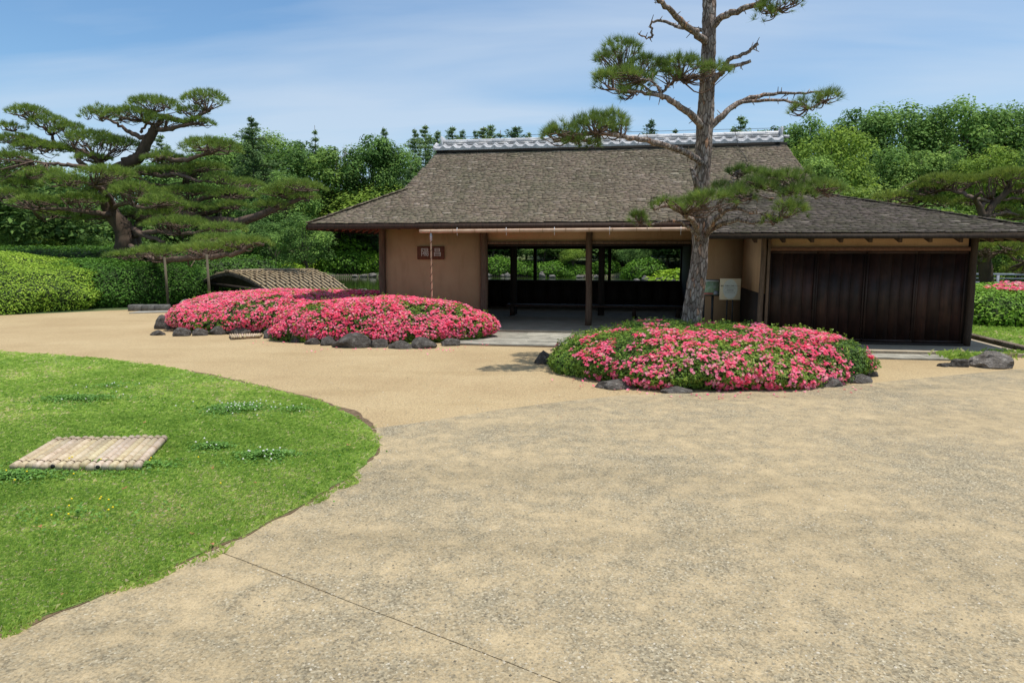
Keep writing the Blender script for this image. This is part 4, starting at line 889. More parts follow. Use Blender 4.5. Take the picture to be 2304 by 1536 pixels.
# -- tall pine in the round bed
def tall_pine():
    Y0 = 10.15; b0 = P(1554, 728, Y0); base = np.array((b0[0], b0[1], 0)); root = empty('pine_tree', base); tag(root, 'tall thin pine with scaly grey trunk rising from the round azalea bush', 'pine tree'); off = base
    k, nr = 44, 300
    pts = [np.array((b0[0] - .03, Y0, -.05)), P(1556, 720, Y0), P(1568, 620, Y0), P(1575, 560, Y0), P(1577, 500, Y0), P(1578, 430, Y0), P(1582, 360, Y0), P(1586, 290, Y0), P(1590, 200, Y0), P(1594, 100, Y0), P(1597, 0, Y0), P(1600, -140, Y0), P(1603, -300, Y0)]
    path = np.array(spline(pts, nr // 12)); n = len(path); zz = path[:, 2]
    rad = np.interp(zz, [0, .5, 1.2, 1.65, 1.95, 2.1, 2.6, 3.0, 3.45, 4.2, 5.2, 6.4], [.165, .148, .118, .106, .118, .104, .100, .112, .110, .09, .078, .05])
    V, Fc = tubeVF(path, [1], k); V = V.reshape(-1, k, 3); ctr = V.mean(1, keepdims=True); dirs = (V - ctr) / np.maximum(np.linalg.norm(V - ctr, axis=2, keepdims=True), 1e-9)
    rr = np.concatenate([[.001], rad, [.001]]); Vn = np.zeros_like(V)
    for i in range(len(V)):
        for j in range(k):
            dv = dirs[i, j]; z = ctr[i, 0, 2]; q = Vector((dv[0] * 2.6, dv[1] * 2.6, z * 3.4)); dist = noise.voronoi(q * 1.0)[0]
            pl_ = min(1, (dist[1] - dist[0]) * 4) * .012 + .008 * noise.noise(q * 4) + .02 * noise.noise(Vector((dv[0], dv[1], z * 1.1)))
            Vn[i, j] = ctr[i, 0] + dv * (rr[i] + (pl_ if rr[i] > .01 else 0))
    mk('trunk', Vn.reshape(-1, 3) - off, Fc, M['bark'], root, smooth=True)
    B = [ # pixel polylines (px,py,Y) and radii
        ([(1592, 100, Y0), (1572, 78, 9.95), (1545, 60, 9.8), (1515, 30, 9.6), (1490, 8, 9.5), (1460, -20, 9.4)], [.055, .045, .035, .03]),
        ([(1590, 66, Y0), (1555, 66, 10.3), (1520, 60, 10.5), (1495, 48, 10.6), (1466, 50, 10.7), (1468, 80, 10.7), (1455, 86, 10.7), (1436, 78, 10.7)], [.03, .022, .016, .008]),
        ([(1597, 68, Y0), (1625, 38, 10.0), (1660, 25, 9.9), (1700, 10, 9.8), (1735, -8, 9.7), (1770, -25, 9.7)], [.055, .045, .035, .025]),
        ([(1685, 16, 9.85), (1720, 12, 9.7), (1750, 24, 9.6), (1785, 8, 9.6)], [.02, .012, .008]),
        ([(1590, 195, Y0), (1622, 165, 10.0), (1640, 135, 9.9), (1665, 125, 9.85), (1690, 112, 9.8), (1704, 98, 9.8)], [.05, .035, .028, .024, .022]),
        ([(1620, 168, 10.0), (1640, 150, 9.9), (1665, 146, 9.8), (1688, 138, 9.8)], [.04, .03, .024, .022]),
        ([(1586, 180, Y0), (1560, 172, 9.9), (1530, 178, 9.8), (1505, 192, 9.7), (1490, 208, 9.65)], [.03, .025, .02, .018]),
        ([(1582, 290, Y0), (1560, 262, 9.85), (1530, 240, 9.7), (1500, 222, 9.6), (1470, 212, 9.5), (1430, 208, 9.4), (1380, 202, 9.3)], [.055, .048, .04, .03, .02, .012]),
        ([(1490, 220, 9.6), (1465, 205, 9.8), (1430, 185, 10.0), (1400, 175, 10.1)], [.025, .015, .01]), ([(1490, 218, 9.6), (1478, 195, 9.5), (1465, 182, 9.4), (1440, 178, 9.4)], [.02, .014, .01]),
        ([(1592, 290, Y0), (1625, 260, 10.1), (1660, 232, 10.2), (1700, 218, 10.2), (1740, 212, 10.3), (1800, 210, 10.3), (1850, 206, 10.3)], [.05, .042, .034, .026, .018, .012]),
        ([(1665, 230, 10.2), (1720, 226, 10.0), (1780, 228, 9.9), (1820, 242, 9.9), (1855, 226, 9.8)], [.025, .02, .016, .01]),
        ([(1578, 370, Y0), (1560, 352, 9.8), (1520, 335, 9.6), (1480, 322, 9.4), (1440, 314, 9.3), (1395, 306, 9.2), (1350, 300, 9.1), (1300, 300, 9.0)], [.05, .045, .04, .034, .025, .016]),
        ([(1590, 470, Y0), (1570, 428, 9.75), (1562, 400, 9.7), (1556, 378, 9.72)], [.045, .038, .034, .03]),
        ([(1572, 545, Y0), (1566, 528, 9.9), (1540, 505, 9.8), (1505, 498, 9.7), (1460, 505, 9.6), (1440, 500, 9.6)], [.035, .025, .015, .008]),
        ([(1574, 545, Y0), (1560, 500, 9.7), (1535, 480, 9.5), (1500, 462, 9.4), (1470, 470, 9.3), (1465, 450, 9.3), (1480, 442, 9.3)], [.045, .036, .026, .014, .008]),
        ([(1535, 480, 9.5), (1520, 462, 9.3), (1495, 448, 9.2), (1480, 446, 9.2)], [.02, .012, .007]),
        ([(1580, 540, Y0), (1600, 505, 9.9), (1622, 480, 9.7), (1618, 455, 9.7), (1640, 430, 9.7), (1670, 418, 9.7), (1700, 412, 9.6)], [.055, .045, .03, .022, .014]),
        ([(1582, 535, Y0), (1615, 508, 9.9), (1660, 496, 9.6), (1700, 502, 9.5), (1745, 498, 9.4)], [.045, .034, .022, .012]),
        ([(1622, 480, 9.7), (1650, 470, 9.5), (1690, 478, 9.4), (1720, 482, 9.3), (1760, 486, 9.2)], [.03, .022, .014, .009]),
        ([(1650, 470, 9.5), (1670, 450, 9.4), (1700, 440, 9.3), (1740, 446, 9.2)], [.02, .014, .009]),
        ([(1640, 430, 9.7), (1660, 405, 9.8), (1655, 388, 9.8), (1690, 372, 9.8)], [.02, .013, .009]),
        ([(1700, 412, 9.6), (1740, 415, 9.5), (1790, 422, 9.4), (1840, 428, 9.4)], [.018, .012, .007])]
    for pxs, rd in B: branch('branch', pxs, rd, M['bark'], root, off, 8, .06, 4, .008)
    st = Acc()
    for pxs, rd in B:
        pth = spline([P(*q) for q in pxs], 6)
        for q in range(3, len(pth) - 1):
            if rng.random() < .55:
                d = unit(rng.normal(size=(1, 3)) + (0, 0, .3))[0]; V, Fc = tubeVF([pth[q] - off, pth[q] + d * .035 - off, pth[q] + d * (.05 + .07 * rng.random()) + rng.normal(size=3) * .012 - off], [.012, .007, .004], 5); st.add(V, Fc)
    o_ = st.build('twig_stubs', M['bark'], root, smooth=True); o_['kind'] = 'stuff'
    # needle pads: (px, py, Y, w, depth, h, tufts)
    pads = [(1400, 118, 10.1, .60, .6, .30, 60), (1368, 140, 10.1, .42, .5, .22, 30), (1450, 150, 9.9, .52, .6, .22, 60), (1400, 182, 9.6, .75, .6, .26, 75), (1365, 180, 9.6, .4, .4, .2, 25), (1418, 212, 9.5, .42, .4, .16, 24),
            (1530, 152, 9.7, .62, .5, .24, 75), (1500, 172, 9.6, .35, .3, .14, 20), (1606, 160, 9.55, .42, .35, .16, 34), (1270, 305, 9.0, .5, .5, .26, 46), (1335, 288, 9.1, .62, .6, .34, 85), (1380, 282, 9.3, .40, .5, .28, 40), (1300, 325, 9.0, .4, .4, .16, 20), (1335, 330, 9.1, .18, .2, .16, 8), (1240, 300, 8.9, .2, .2, .12, 10),
            (1860, 226, 9.8, .35, .4, .24, 34), (1815, 236, 9.9, .3, .3, .16, 15), (1795, 250, 9.9, .3, .3, .12, 10), (1760, 8, 9.6, .60, .4, .2, 36), (1718, 34, 9.6, .30, .3, .2, 20), (1790, -4, 9.6, .3, .3, .14, 14),
            (1665, 392, 9.8, .42, .4, .17, 34), (1720, 402, 9.7, .5, .5, .2, 42), (1760, 410, 9.5, .6, .5, .24, 55), (1700, 430, 9.5, .62, .5, .26, 60), (1840, 425, 9.4, .60, .5, .2, 46), (1790, 440, 9.3, .5, .5, .24, 44), (1655, 445, 9.4, .52, .4, .2, 44), (1598, 450, 9.2, .62, .4, .2, 46), (1560, 460, 9.3, .4, .3, .15, 20), (1500, 465, 9.2, .42, .4, .16, 24), (1620, 425, 9.9, .3, .3, .16, 16),
            (1775, 478, 9.2, .48, .4, .26, 40), (1740, 500, 9.3, .26, .3, .14, 12), (1436, 500, 9.55, .26, .26, .24, 24), (1800, 395, 9.5, .3, .3, .14, 14), (1880, 430, 9.4, .26, .26, .12, 12)]
    acc = Acc(); tw = Acc(); ca_ = []
    ends = []
    for pxs, rd in B: ends += [P(*q) for q in pxs[2:]]
    ends = np.array(ends)
    for (px, py, Y, w, d, h, nn) in pads:
        c = P(px, py, Y); nn = int(nn * 1.35); Pp, D = pad(c, w, d, h, nn); near = ends[np.argmin(np.linalg.norm(ends - c, axis=1))]
        V, Fc = tuftsVF(Pp - off, D, 34, .105, .0046, .8); tone = rng.random() * .25 - .1
        acc.add(V, Fc, np.clip(np.repeat(np.repeat(.42 + .20 * rng.normal(size=len(Pp)) + tone, 34), 3), 0, 1))
        twigs_to(tw, near, Pp, max(8, nn // 3), .012, off)
    acc.build('needles', M['needle'], root, color=(.95, .98, 1.0)); t_ = tw.build('twigs', M['twig'], root, smooth=True); t_['kind'] = 'stuff'
    return root
tall_pine()

# -- spreading cloud-pruned pines
def cloud_pine(base, label, trunks, branches, pads, Lf, wf, nper, tint, yb):
    root = empty('pine_tree', base); tag(root, label, 'pine tree'); off = np.array(base, float)
    for pxs, rd in trunks: branch('trunk', pxs, rd, M['trunk_far'], root, off, 12, .07, 6)[0].color = (.62, .52, .46, 1)
    pts = []
    for pxs, rd in branches:
        _, pth = branch('branch', pxs, rd, M['twig'], root, off, 7, .06, 5, .02); pts += pth
    pts = np.array(pts); acc = Acc(); tw = Acc()
    for (px, py, Y, wpx, hpx) in pads:
        c = P(px, py, Y); w = wpx / F * Y; h = hpx / F * Y; d = min(w * .8, 2.4); n = int(nper * w * d)
        Pp, D = pad(c, w, d, h, n); V, Fc = tuftsVF(Pp - off, D, 11, Lf, wf, .7)
        hv = (Pp[:, 2] - c[2]) / max(h, .1); acc.add(V, Fc, np.clip(np.repeat(np.repeat(.45 + .18 * rng.normal(size=n) + .12 * (rng.random() - .5), 11), 3), 0, 1))
        near = pts[np.argmin(np.linalg.norm(pts - (c - (0, 0, h * .4)), axis=1))]; twigs_to(tw, near, Pp, int(6 + w * 5), .026, off, 2)
        for q in range(int(w * 2)):
            e = c + np.array(((rng.random() - .5) * w * .7, (rng.random() - .5) * d * .5, -h * .25)); twigs_to(tw, e, Pp, 6, .015, off, 2)
    fo = acc.build('needles', M['needle'], root); fo.color = (*tint, 1); t_ = tw.build('twigs', M['twig'], root, smooth=True); t_['kind'] = 'stuff'; return root
def c1(x, y): return x / 2.695, 150 + y / 2.695
def L1(pts, Y): return [(*c1(x, y), Y + dy) for x, y, dy in pts]
YP = 24.5
bp = P(*c1(780, 1100), YP)
tr = [(L1([(790, 1330, 0), (775, 1120, 0), (745, 980, 0), (680, 890, 0), (640, 800, 0), (640, 700, 0), (700, 620, .2), (790, 585, .4)], YP), [.42, .36, .29, .23, .19, .17, .15]),
      (L1([(840, 1330, .3), (815, 1150, .3), (830, 1000, .6), (860, 900, .8)], YP), [.30, .24, .16, .10]),
      (L1([(760, 590, .4), (840, 550, .4), (885, 470, .4), (925, 400, .4), (945, 365, .4)], YP), [.22, .2, .18, .16, .14])]
br = [(L1([(900, 440, .4), (820, 410, .3), (760, 380, .2), (700, 340, 0), (620, 310, 0)], YP), [.10, .08, .05, .03]), (L1([(945, 370, .4), (920, 350, .4), (860, 330, .3)], YP), [.08, .05]),
      (L1([(950, 380, .4), (1040, 375, .3), (1130, 350, .2), (1230, 335, 0)], YP), [.09, .07, .04]), (L1([(940, 372, .4), (1000, 300, .6), (1060, 325, .5), (1150, 330, .4), (1230, 290, .3), (1290, 250, .3)], YP), [.09, .09, .08, .06, .04]),
      (L1([(850, 400, .4), (870, 370, .4), (930, 290, .5), (950, 250, .5)], YP), [.05, .04, .03]), (L1([(860, 535, .4), (960, 550, 0), (1080, 570, -.4), (1200, 545, -.8), (1320, 510, -1)], YP), [.10, .09, .07, .04]),
      (L1([(640, 740, 0), (620, 600, .5), (560, 540, 1), (470, 510, 1.2), (350, 480, 1.2), (300, 400, 1.2), (200, 330, 1)], YP), [.14, .12, .10, .08, .05, .03]), (L1([(350, 480, 1.2), (200, 430, .8), (80, 390, .5)], YP), [.06, .04, .02]),
      (L1([(520, 610, .5), (480, 570, .5), (470, 520, 1)], YP), [.12, .09, .07]), (L1([(640, 640, 0), (560, 620, -.3), (440, 600, -.4), (330, 590, -.5), (200, 580, -.7)], YP), [.09, .08, .06, .03]),
      (L1([(610, 600, .3), (560, 540, 0), (480, 500, -.3)], YP), [.08, .05, .03]),
      (L1([(700, 900, 0), (600, 890, -.6), (480, 875, -1), (330, 860, -1.3), (200, 870, -1.5)], YP), [.11, .09, .06, .03]), (L1([(690, 860, 0), (640, 760, -1), (540, 710, -1.6), (400, 695, -2)], YP), [.12, .09, .06, .03]),
      (L1([(690, 860, 0), (760, 830, -1.4), (860, 855, -2), (960, 850, -2.3)], YP), [.08, .06, .03]), (L1([(700, 640, .2), (840, 640, 0), (980, 660, -.2), (1080, 655, -.4), (1200, 690, -.6), (1330, 700, -.8)], YP), [.10, .08, .06, .03]),
      (L1([(720, 640, .2), (900, 700, .3), (1000, 720, .4), (1100, 710, .4)], YP), [.06, .04, .02]), (L1([(820, 900, .7), (950, 905, .5), (1100, 905, 0), (1300, 935, -.6), (1450, 940, -1), (1600, 890, -1.3), (1760, 820, -1.5), (1880, 790, -1.5)], YP), [.22, .2, .19, .17, .14, .08, .04]),
      (L1([(1000, 860, .3), (1150, 825, 0), (1300, 790, -.3), (1450, 800, -.6)], YP), [.10, .09, .06, .03]), (L1([(1150, 905, 0), (1260, 890, -.5), (1340, 860, -.7), (1450, 855, -1)], YP), [.07, .05, .03]),
      (L1([(790, 980, .2), (900, 1030, -1), (1000, 1060, -2)], YP), [.12, .09, .05]), (L1([(820, 1020, 0), (960, 1000, -1.5), (1100, 1015, -2.4), (1300, 985, -3)], YP), [.09, .07, .04]),
      (L1([(800, 1090, -.6), (900, 1150, -3), (1000, 1170, -4.4), (1240, 1150, -5.2), (1400, 1140, -5.2), (1520, 1085, -5.2), (1600, 1075, -5)], YP), [.10, .09, .07, .04]), (L1([(1750, 800, -1.5), (1700, 770, -1.5), (1850, 760, -1.5), (1930, 745, -1.5)], YP), [.05, .04, .02])]
pd = [(170, 285, .9, 250, 75), (300, 350, .9, 240, 90), (60, 370, .5, 150, 45), (110, 455, .3, 260, 70), (620, 300, .2, 240, 95), (800, 300, .2, 300, 75), (930, 235, .5, 310, 80), (1245, 205, .3, 270, 95), (1160, 270, .3, 170, 45), (1200, 345, .2, 190, 48), (980, 335, .3, 200, 55),
      (430, 395, 1, 220, 80), (560, 450, .8, 330, 95), (1270, 490, -.8, 360, 85), (1000, 565, 0, 260, 60), (720, 480, .5, 280, 80), (250, 500, .5, 340, 75), (90, 560, -.4, 260, 60), (640, 655, -1.6, 340, 85), (400, 700, -1.9, 260, 75), (250, 660, -1, 240, 70), (1050, 640, 0, 260, 55), (1330, 690, -.7, 190, 75),
      (1150, 765, 0, 380, 60), (1390, 780, -.5, 290, 70), (820, 760, -1.9, 300, 90), (980, 825, -2.3, 260, 85), (500, 810, -1, 300, 60), (230, 820, -1.4, 280, 60), (60, 780, -1, 220, 70), (1800, 735, -1.5, 320, 75), (1680, 775, -1.5, 240, 60), (1660, 850, -1.4, 240, 60), (1400, 850, -.9, 220, 50), (1080, 955, -2.4, 380, 70), (1360, 985, -3, 260, 60), (1480, 1070, -5.1, 320, 58), (1230, 1110, -5.1, 340, 55), (960, 1125, -4.4, 330, 60), (760, 1150, -3.5, 220, 40), (1240, 870, -.6, 240, 50), (880, 640, -.2, 180, 50), (760, 740, -1.6, 180, 70), (1850, 800, -1.5, 180, 45), (30, 660, 0, 180, 60), (560, 560, .2, 200, 50), (620, 770, .6, 240, 60), (820, 900, .9, 260, 60), (560, 930, .8, 220, 50), (960, 900, -1.8, 220, 50), (1120, 860, -1.4, 240, 50), (1300, 1050, -4, 240, 46), (350, 900, .4, 240, 55), (120, 720, -.4, 260, 60), (1250, 620, .4, 260, 60), (1480, 720, .4, 240, 60)]
cloud_pine((bp[0], YP, gz(bp[0], YP)), 'huge old spreading pine with cloud-pruned pads, left of the pavilion', tr, br, [(*c1(x, y), YP + dy, w / 2.695 * .98, h / 2.695 * 1.05) for x, y, dy, w, h in pd], .15, .012, 165, (1.12, 1.14, 1.05), YP)
gp_ = 'prop poles under the lowest pine branch'
for (x, y0, y1, Y), lb in (((370, 578, 698, 19.3), 'thin left prop pole holding up the lowest pine branch'), ((465, 572, 700, 18.4), 'thin right prop pole near the thatched shelter, under the pine branch')):
    a = P(x, y0, Y); b = np.array((a[0] + .02, Y, 0)); o = tube('prop_pole', [tuple(b - np.array((b[0], b[1], 0))), tuple(a - np.array((b[0], b[1], 0)))], [.04, .032], M['trunk_far'], None, k=8, loc=(b[0], b[1], 0), color=(1.1, 1.15, 1.0)); tag(o, lb, 'pole', gp_)
# right-hand pine behind the wing
def c6(x, y): return 1750 + x / 4.04, 180 + y / 4.04
YR = 18.0
def L6(pts): return [(*c6(x, y), YR + dy) for x, y, dy in pts]
bR = P(2222, 655, YR)
tr = [([(2226, 700, YR), (2222, 650, YR), (2216, 600, YR), (2212, 555, YR), (2215, 520, YR), (2213, 490, YR)], [.19, .165, .155, .15, .14]),
      (L6([(1870, 1255, 0), (1830, 1150, 0), (1790, 1080, -.2), (1850, 1020, -.4)]), [.09, .075, .05, .03]), (L6([(1880, 1255, 0), (1960, 1130, .2), (2060, 1040, .2), (2110, 960, .2), (2080, 920, .2)]), [.10, .085, .07, .04])]
br = [(L6([(1850, 1160, 0), (1890, 1110, .3), (1990, 1095, .3), (2239, 1075, .2)]), [.06, .05, .03]), (L6([(1800, 1080, -.2), (1950, 1110, .4), (1960, 1130, .2)]), [.04, .04]), (L6([(1900, 1250, 0), (2000, 1215, .2), (2120, 1210, .3), (2239, 1240, .4)]), [.05, .04, .03]),
      (L6([(1790, 1080, -.2), (1620, 1010, .5), (1480, 1010, 1), (1370, 1075, 1.4)]), [.05, .04, .03]), ([(2216, 580, YR), (2190, 565, YR - .3), (2150, 555, YR - .4)], [.05, .03]), ([(2218, 590, YR), (2255, 568, YR - .3), (2304, 590, YR - .6), (2350, 590, YR - .8)], [.05, .035, .02]), (L6([(2080, 1000, .2), (2200, 1010, .4), (2400, 960, .5)]), [.04, .02])]
pd = [(1500, 915, .8, 380, 90), (1720, 935, .4, 340, 100), (2110, 865, .2, 380, 85), (1960, 900, .2, 300, 80), (1060, 1075, 1.3, 380, 85), (1370, 1115, 1.2, 340, 90), (1340, 980, 1, 300, 70), (2160, 1000, .5, 300, 70), (1980, 1180, .8, 260, 50), (2200, 1250, .5, 260, 60), (1750, 1110, .8, 240, 60), (2320, 900, .2, 260, 90), (2330, 1100, .2, 260, 90)]
pdR = [(*c6(x, y), YR + dy, w / 4.04, h / 4.04) for x, y, dy, w, h in pd] + [(2200, 560, YR - .4, 60, 22), (2260, 555, YR - .5, 100, 30), (2320, 575, YR - .6, 90, 30), (2290, 610, YR, 70, 18), (2190, 590, YR, 40, 16)]
cloud_pine((bR[0], YR, 0), 'cloud-pruned pine behind the right end of the wing, its trunk above the azalea hedge', tr, br, pdR, .13, .011, 260, (1.15, 1.05, .9), YR)

# ------------------------------------------------------------------ thatched boat shelter by the pond
def shelter():
    A, B = P(515, 613, 21.3), P(706, 609, 24.4); EA, EBp = P(606, 660, 20.2), P(780, 649, 23.2); EL, ELb = P(442, 642, 22.0), P(600, 640, 25.4)
    c = (A + B) / 2; c[2] = -.55; root = empty('boat_shelter', c); tag(root, 'low thatched boat shelter whose roof is laced with bamboo lattice', 'shelter'); off = c
    def slope(p, q, r, s, name):   # p,q ridge; r,s eave (r under p)
        n, m = 16, 8; V = []
        for j in range(m + 1):
            for i in range(n + 1):
                a = p + (q - p) * i / n; b = r + (s - r) * i / n; t = j / m; x = a + (b - a) * t; x = x + (0, 0, .10 * math.sin(t * math.pi)); V.append(x - off)
        V = np.array(V); Vb = V - (0, 0, .09); Fc = []
        for j in range(m):
            for i in range(n): o = j * (n + 1) + i; Fc += [(o, o + n + 1, o + n + 2, o + 1), (o + len(V), o + len(V) + 1, o + len(V) + n + 2, o + len(V) + n + 1)]
        for j in range(m): o = j * (n + 1); Fc += [(o, o + len(V), o + len(V) + n + 1, o + n + 1), (o + n, o + 2 * n + 1, o + 2 * n + 1 + len(V), o + n + len(V))]
        for i in range(n): o = m * (n + 1) + i; Fc += [(o, o + len(V), o + 1 + len(V), o + 1)]
        rf = mk(name, np.vstack([V, Vb]), Fc, M['thatch'], root)
        for i in range(18):
            t = (i + .3) / 17.6; t = min(t, 1); a = p + (q - p) * t; b = r + (s - r) * t; path = [a + (b - a) * u + (0, 0, .10 * math.sin(min(u, 1) * math.pi) + .03) - off for u in (-.02, .15, .3, .5, .7, .85, 1, 1.05)]
            tube('bamboo_batten', path, [.023], M['bamboo'], rf, k=5, color=(1.0, .92, .8))
        for j in range(1, 8):
            u = j / 7.6; a = p + (r - p) * u + (0, 0, .10 * math.sin(u * math.pi) + .062) - off; b = q + (s - q) * u + (0, 0, .10 * math.sin(u * math.pi) + .062) - off
            nseg = 14
            for i in range(nseg):
                if (i + j) % 2: continue
                tube('bamboo_batten', [a + (b - a) * i / nseg, a + (b - a) * (i + 1.05) / nseg], [.018], M['bamboo'], rf, k=5, color=(.55, .5, .44))
    slope(A, B, EA, EBp, 'roof_slope'); slope(B, A, ELb, EL, 'roof_slope')
    tube('ridge_pole', [A - off + (-.1, 0, .04), (A + B) / 2 - off + (0, 0, .06), B - off + (0, 0, .04)], [.05], M['bamboo'], root, k=6, color=(.45, .4, .35))
    for q in (EA, EBp, EL, ELb):
        x = q + (c - q) * np.array((.25, .25, 0)) - off; tube('post', [(x[0], x[1], 0), (x[0], x[1], q[2] - c[2] + .1)], [.06], M['dark_wood'], root, k=7)
    tube('tie_beam', [EL - off + (.3, 0, .08), EA - off + (-.3, 0, .1)], [.05], M['dark_wood'], root, k=6)
M['thatch'] = noise_mat('cedar_bark_thatch', [(.3, (.03, .025, .02)), (.7, (.12, .105, .085))], 7, bs=.8, bd=.03, fine=40)
shelter()

# ------------------------------------------------------------------ trees
def crown_broad(rx, rz, ncl, nleaf, leaf, seed, low=-.55, cr=.30, flat=.75, pts_only=False):
    global rng; keep_ = rng; rng = np.random.default_rng(seed)
    u = unit(rng.normal(size=(ncl * 3, 3))); u = u[u[:, 2] > low][:ncl]; r = .45 + .55 * rng.random(len(u)) ** .5
    C = u * r[:, None] * np.array((rx * .8, rx * .8, rz * .82)); cr_ = rx * cr * (.65 + .7 * rng.random(len(u)))
    w = cr_ ** 2; idx = rng.choice(len(u), nleaf, p=w / w.sum()); d = unit(rng.normal(size=(nleaf, 3)) + (0, 0, .25))
    rad = (.35 + .7 * rng.random(nleaf) ** .6)[:, None] * cr_[idx][:, None]
    Pp = C[idx] + d * rad * np.array((1, 1, flat)); tone = (.16 * rng.normal(size=len(u)))[idx]
    V, Fc = leaf_quads(Pp, d + (0, 0, 1.1), leaf, leaf * .62, .5)
    v = np.repeat(np.clip(.42 + tone + .17 * rng.normal(size=nleaf), 0, 1), 4); rng = keep_; return V, Fc, v, C
def broad_tree(seed, Ht=12, rx=3.6, ncl=60, nleaf=7500, leaf=.30, mat='leaf_tree', low=-.8, cbase=.18, trunk_r=.2, cr=.24):
    rz = Ht * (1 - cbase) / 2; V, Fc, v, C = crown_broad(rx, rz, ncl, nleaf, leaf, seed, low, cr); zc = Ht - rz; V = V + (0, 0, zc)
    cm = mesh('crown', V, Fc, M[mat], v); acc = Acc(); rr = np.random.default_rng(seed)
    a, f = tubeVF(spline([(0, 0, -.3), (.1, .05, Ht * .3), (-.1, .1, Ht * .6), (0, 0, Ht * .88)], 4), [trunk_r, trunk_r * .7, trunk_r * .2], 7); acc.add(a, f)
    for c in C[::5]:
        e = c + (0, 0, zc); s = np.array((0, 0, max(.5, e[2] * .55))); a, f = tubeVF(spline([s, (s + e) / 2 + (0, 0, .2), e], 3), [trunk_r * .35, trunk_r * .1], 5); acc.add(a, f)
    return acc.mesh('trunk', M['trunk_far'], True), cm, Ht
def conifer_tree(seed, Ht=13, r=2.2, levels=26, leaf=.34, droop=.25, dens=1.0):
    rr = np.random.default_rng(seed); Pp, D = [], []; acc = Acc()
    a, f = tubeVF([(0, 0, -.3), (0, 0, Ht * .5), (0, 0, Ht)], [.2, .12, .02], 6); acc.add(a, f)
    for i in range(levels):
        t = i / levels; z = Ht * (.12 + .88 * t); Lb = r * (1 - t) ** .72 * (.65 + .6 * rr.random()) + .10; nb = 6 + int(rr.random() * 4)
        for j in range(nb):
            an = rr.random() * 2 * math.pi; d = np.array((math.cos(an), math.sin(an), 0)); L2 = Lb * (.5 + .75 * rr.random()); n = int((14 + L2 * 34) * dens)
            s = rr.random(n) ** .7; side = np.array((-d[1], d[0], 0)); p = d * (s * L2)[:, None] + (0, 0, z) + np.stack([np.zeros(n)] * 2 + [.25 * L2 * s - droop * L2 * s ** 2 * 1.8], 1) + side * (rr.normal(size=n) * (.13 * L2 * (1 - s * .7) + .05))[:, None] + rr.normal(size=(n, 3)) * (.06, .06, .09)
            Pp.append(p); D.append(np.tile(d, (n, 1)) + (0, 0, -.1))
            if j % 3 == 0: a, f = tubeVF([(0, 0, z), tuple(d * L2 * .5 + (0, 0, z + .08 * L2)), tuple(d * L2 * .9 + (0, 0, z - .1 * L2))], [.04, .01], 4); acc.add(a, f)
    Pp, D = np.concatenate(Pp), np.concatenate(D); V, Fc = leaf_quads(Pp, np.tile((0, 0, 1.0), (len(Pp), 1)), leaf, leaf * .38, .5, along=D)
    return acc.mesh('trunk', M['trunk_far'], True), mesh('crown', V, Fc, M['leaf_conifer'], np.repeat(np.clip(.45 + .2 * rr.normal(size=len(Pp)), 0, 1), 4)), Ht
def bare_tree(seed, Ht=9):
    rr = np.random.default_rng(seed); acc = Acc(); a, f = tubeVF([(0, 0, -.3), (.1, 0, Ht * .5), (0, 0, Ht)], [.12, .07, .01], 5); acc.add(a, f)
    for i in range(110):
        z = Ht * (.15 + .82 * rr.random()); an = rr.random() * 6.28; L = (1 - z / Ht) * 1.9 + .4; d = np.array((math.cos(an), math.sin(an), .5 + rr.random() * .6)); e = np.array((0, 0, z)) + d * L * .6; a, f = tubeVF([(0, 0, z), e, e + rr.normal(size=3) * .4 + (0, 0, .2)], [.03, .015, .006], 4); acc.add(a, f)
        for q in range(3): s = np.array((0, 0, z)) + d * L * .6 * rr.random(); a, f = tubeVF([s, s + rr.normal(size=3) * .35], [.012, .005], 3); acc.add(a, f)
    me = acc.mesh('trunk', M['dead']); return me, None, Ht
KIND = {
 'a': broad_tree(101, 12, 3.7, 80, 11000, .26), 'b': broad_tree(102, 12, 3.1, 70, 10000, .25, cbase=.1), 'c': broad_tree(103, 12, 4.4, 95, 12000, .27, low=-.9),
 'd': broad_tree(104, 12, 2.6, 60, 9000, .24, cbase=.05, cr=.36), 'k': conifer_tree(105, 13, 3.5, 30, .24, .05), 'l': conifer_tree(106, 13, 3.0, 28, .22, -.12), 's': conifer_tree(107, 13, 1.7, 17, .26, .1, .7),
 'm': broad_tree(108, 5, 2.5, 60, 9000, .13, low=-.5, cbase=.22, trunk_r=.09, cr=.24), 'n': broad_tree(109, 5, 2.0, 50, 8000, .12, low=-.7, cbase=.1, trunk_r=.08), 'z': bare_tree(110)}
NM = dict(a='broadleaf_tree', b='broadleaf_tree', c='broadleaf_tree', d='broadleaf_tree', k='conifer_tree', l='conifer_tree', s='conifer_tree', m='maple_tree', n='small_tree', z='bare_tree')
CT_ = dict(a='tree', b='tree', c='tree', d='tree', k='conifer', l='conifer', s='conifer', m='maple', n='small tree', z='dead tree')
def tree(kind, px, ytop, Y, wfac, tint, label, group=None):
    tm, cm, Ht = KIND[kind]; X = (px - 1152) / F * Y; top = P(px, ytop, Y)[2]; g = gz(X, Y); s = max(.2, (top - g) / Ht)
    r = empty(NM[kind], (X, Y, g), R.random() * 6.28); r.scale = (s * wfac, s * wfac, s); tag(r, label, CT_[kind], group)
    link('trunk', tm, r)
    if cm: link('crown', cm, r, color=tint)
    return r
DK, MD, LT, LM, OL = (1.1, 1.18, 1.05), (1.5, 1.5, 1.25), (1.85, 1.7, 1.35), (2.1, 1.8, 1.0), (1.8, 1.5, 1.2)
gs = 'trees on the wooded skyline'
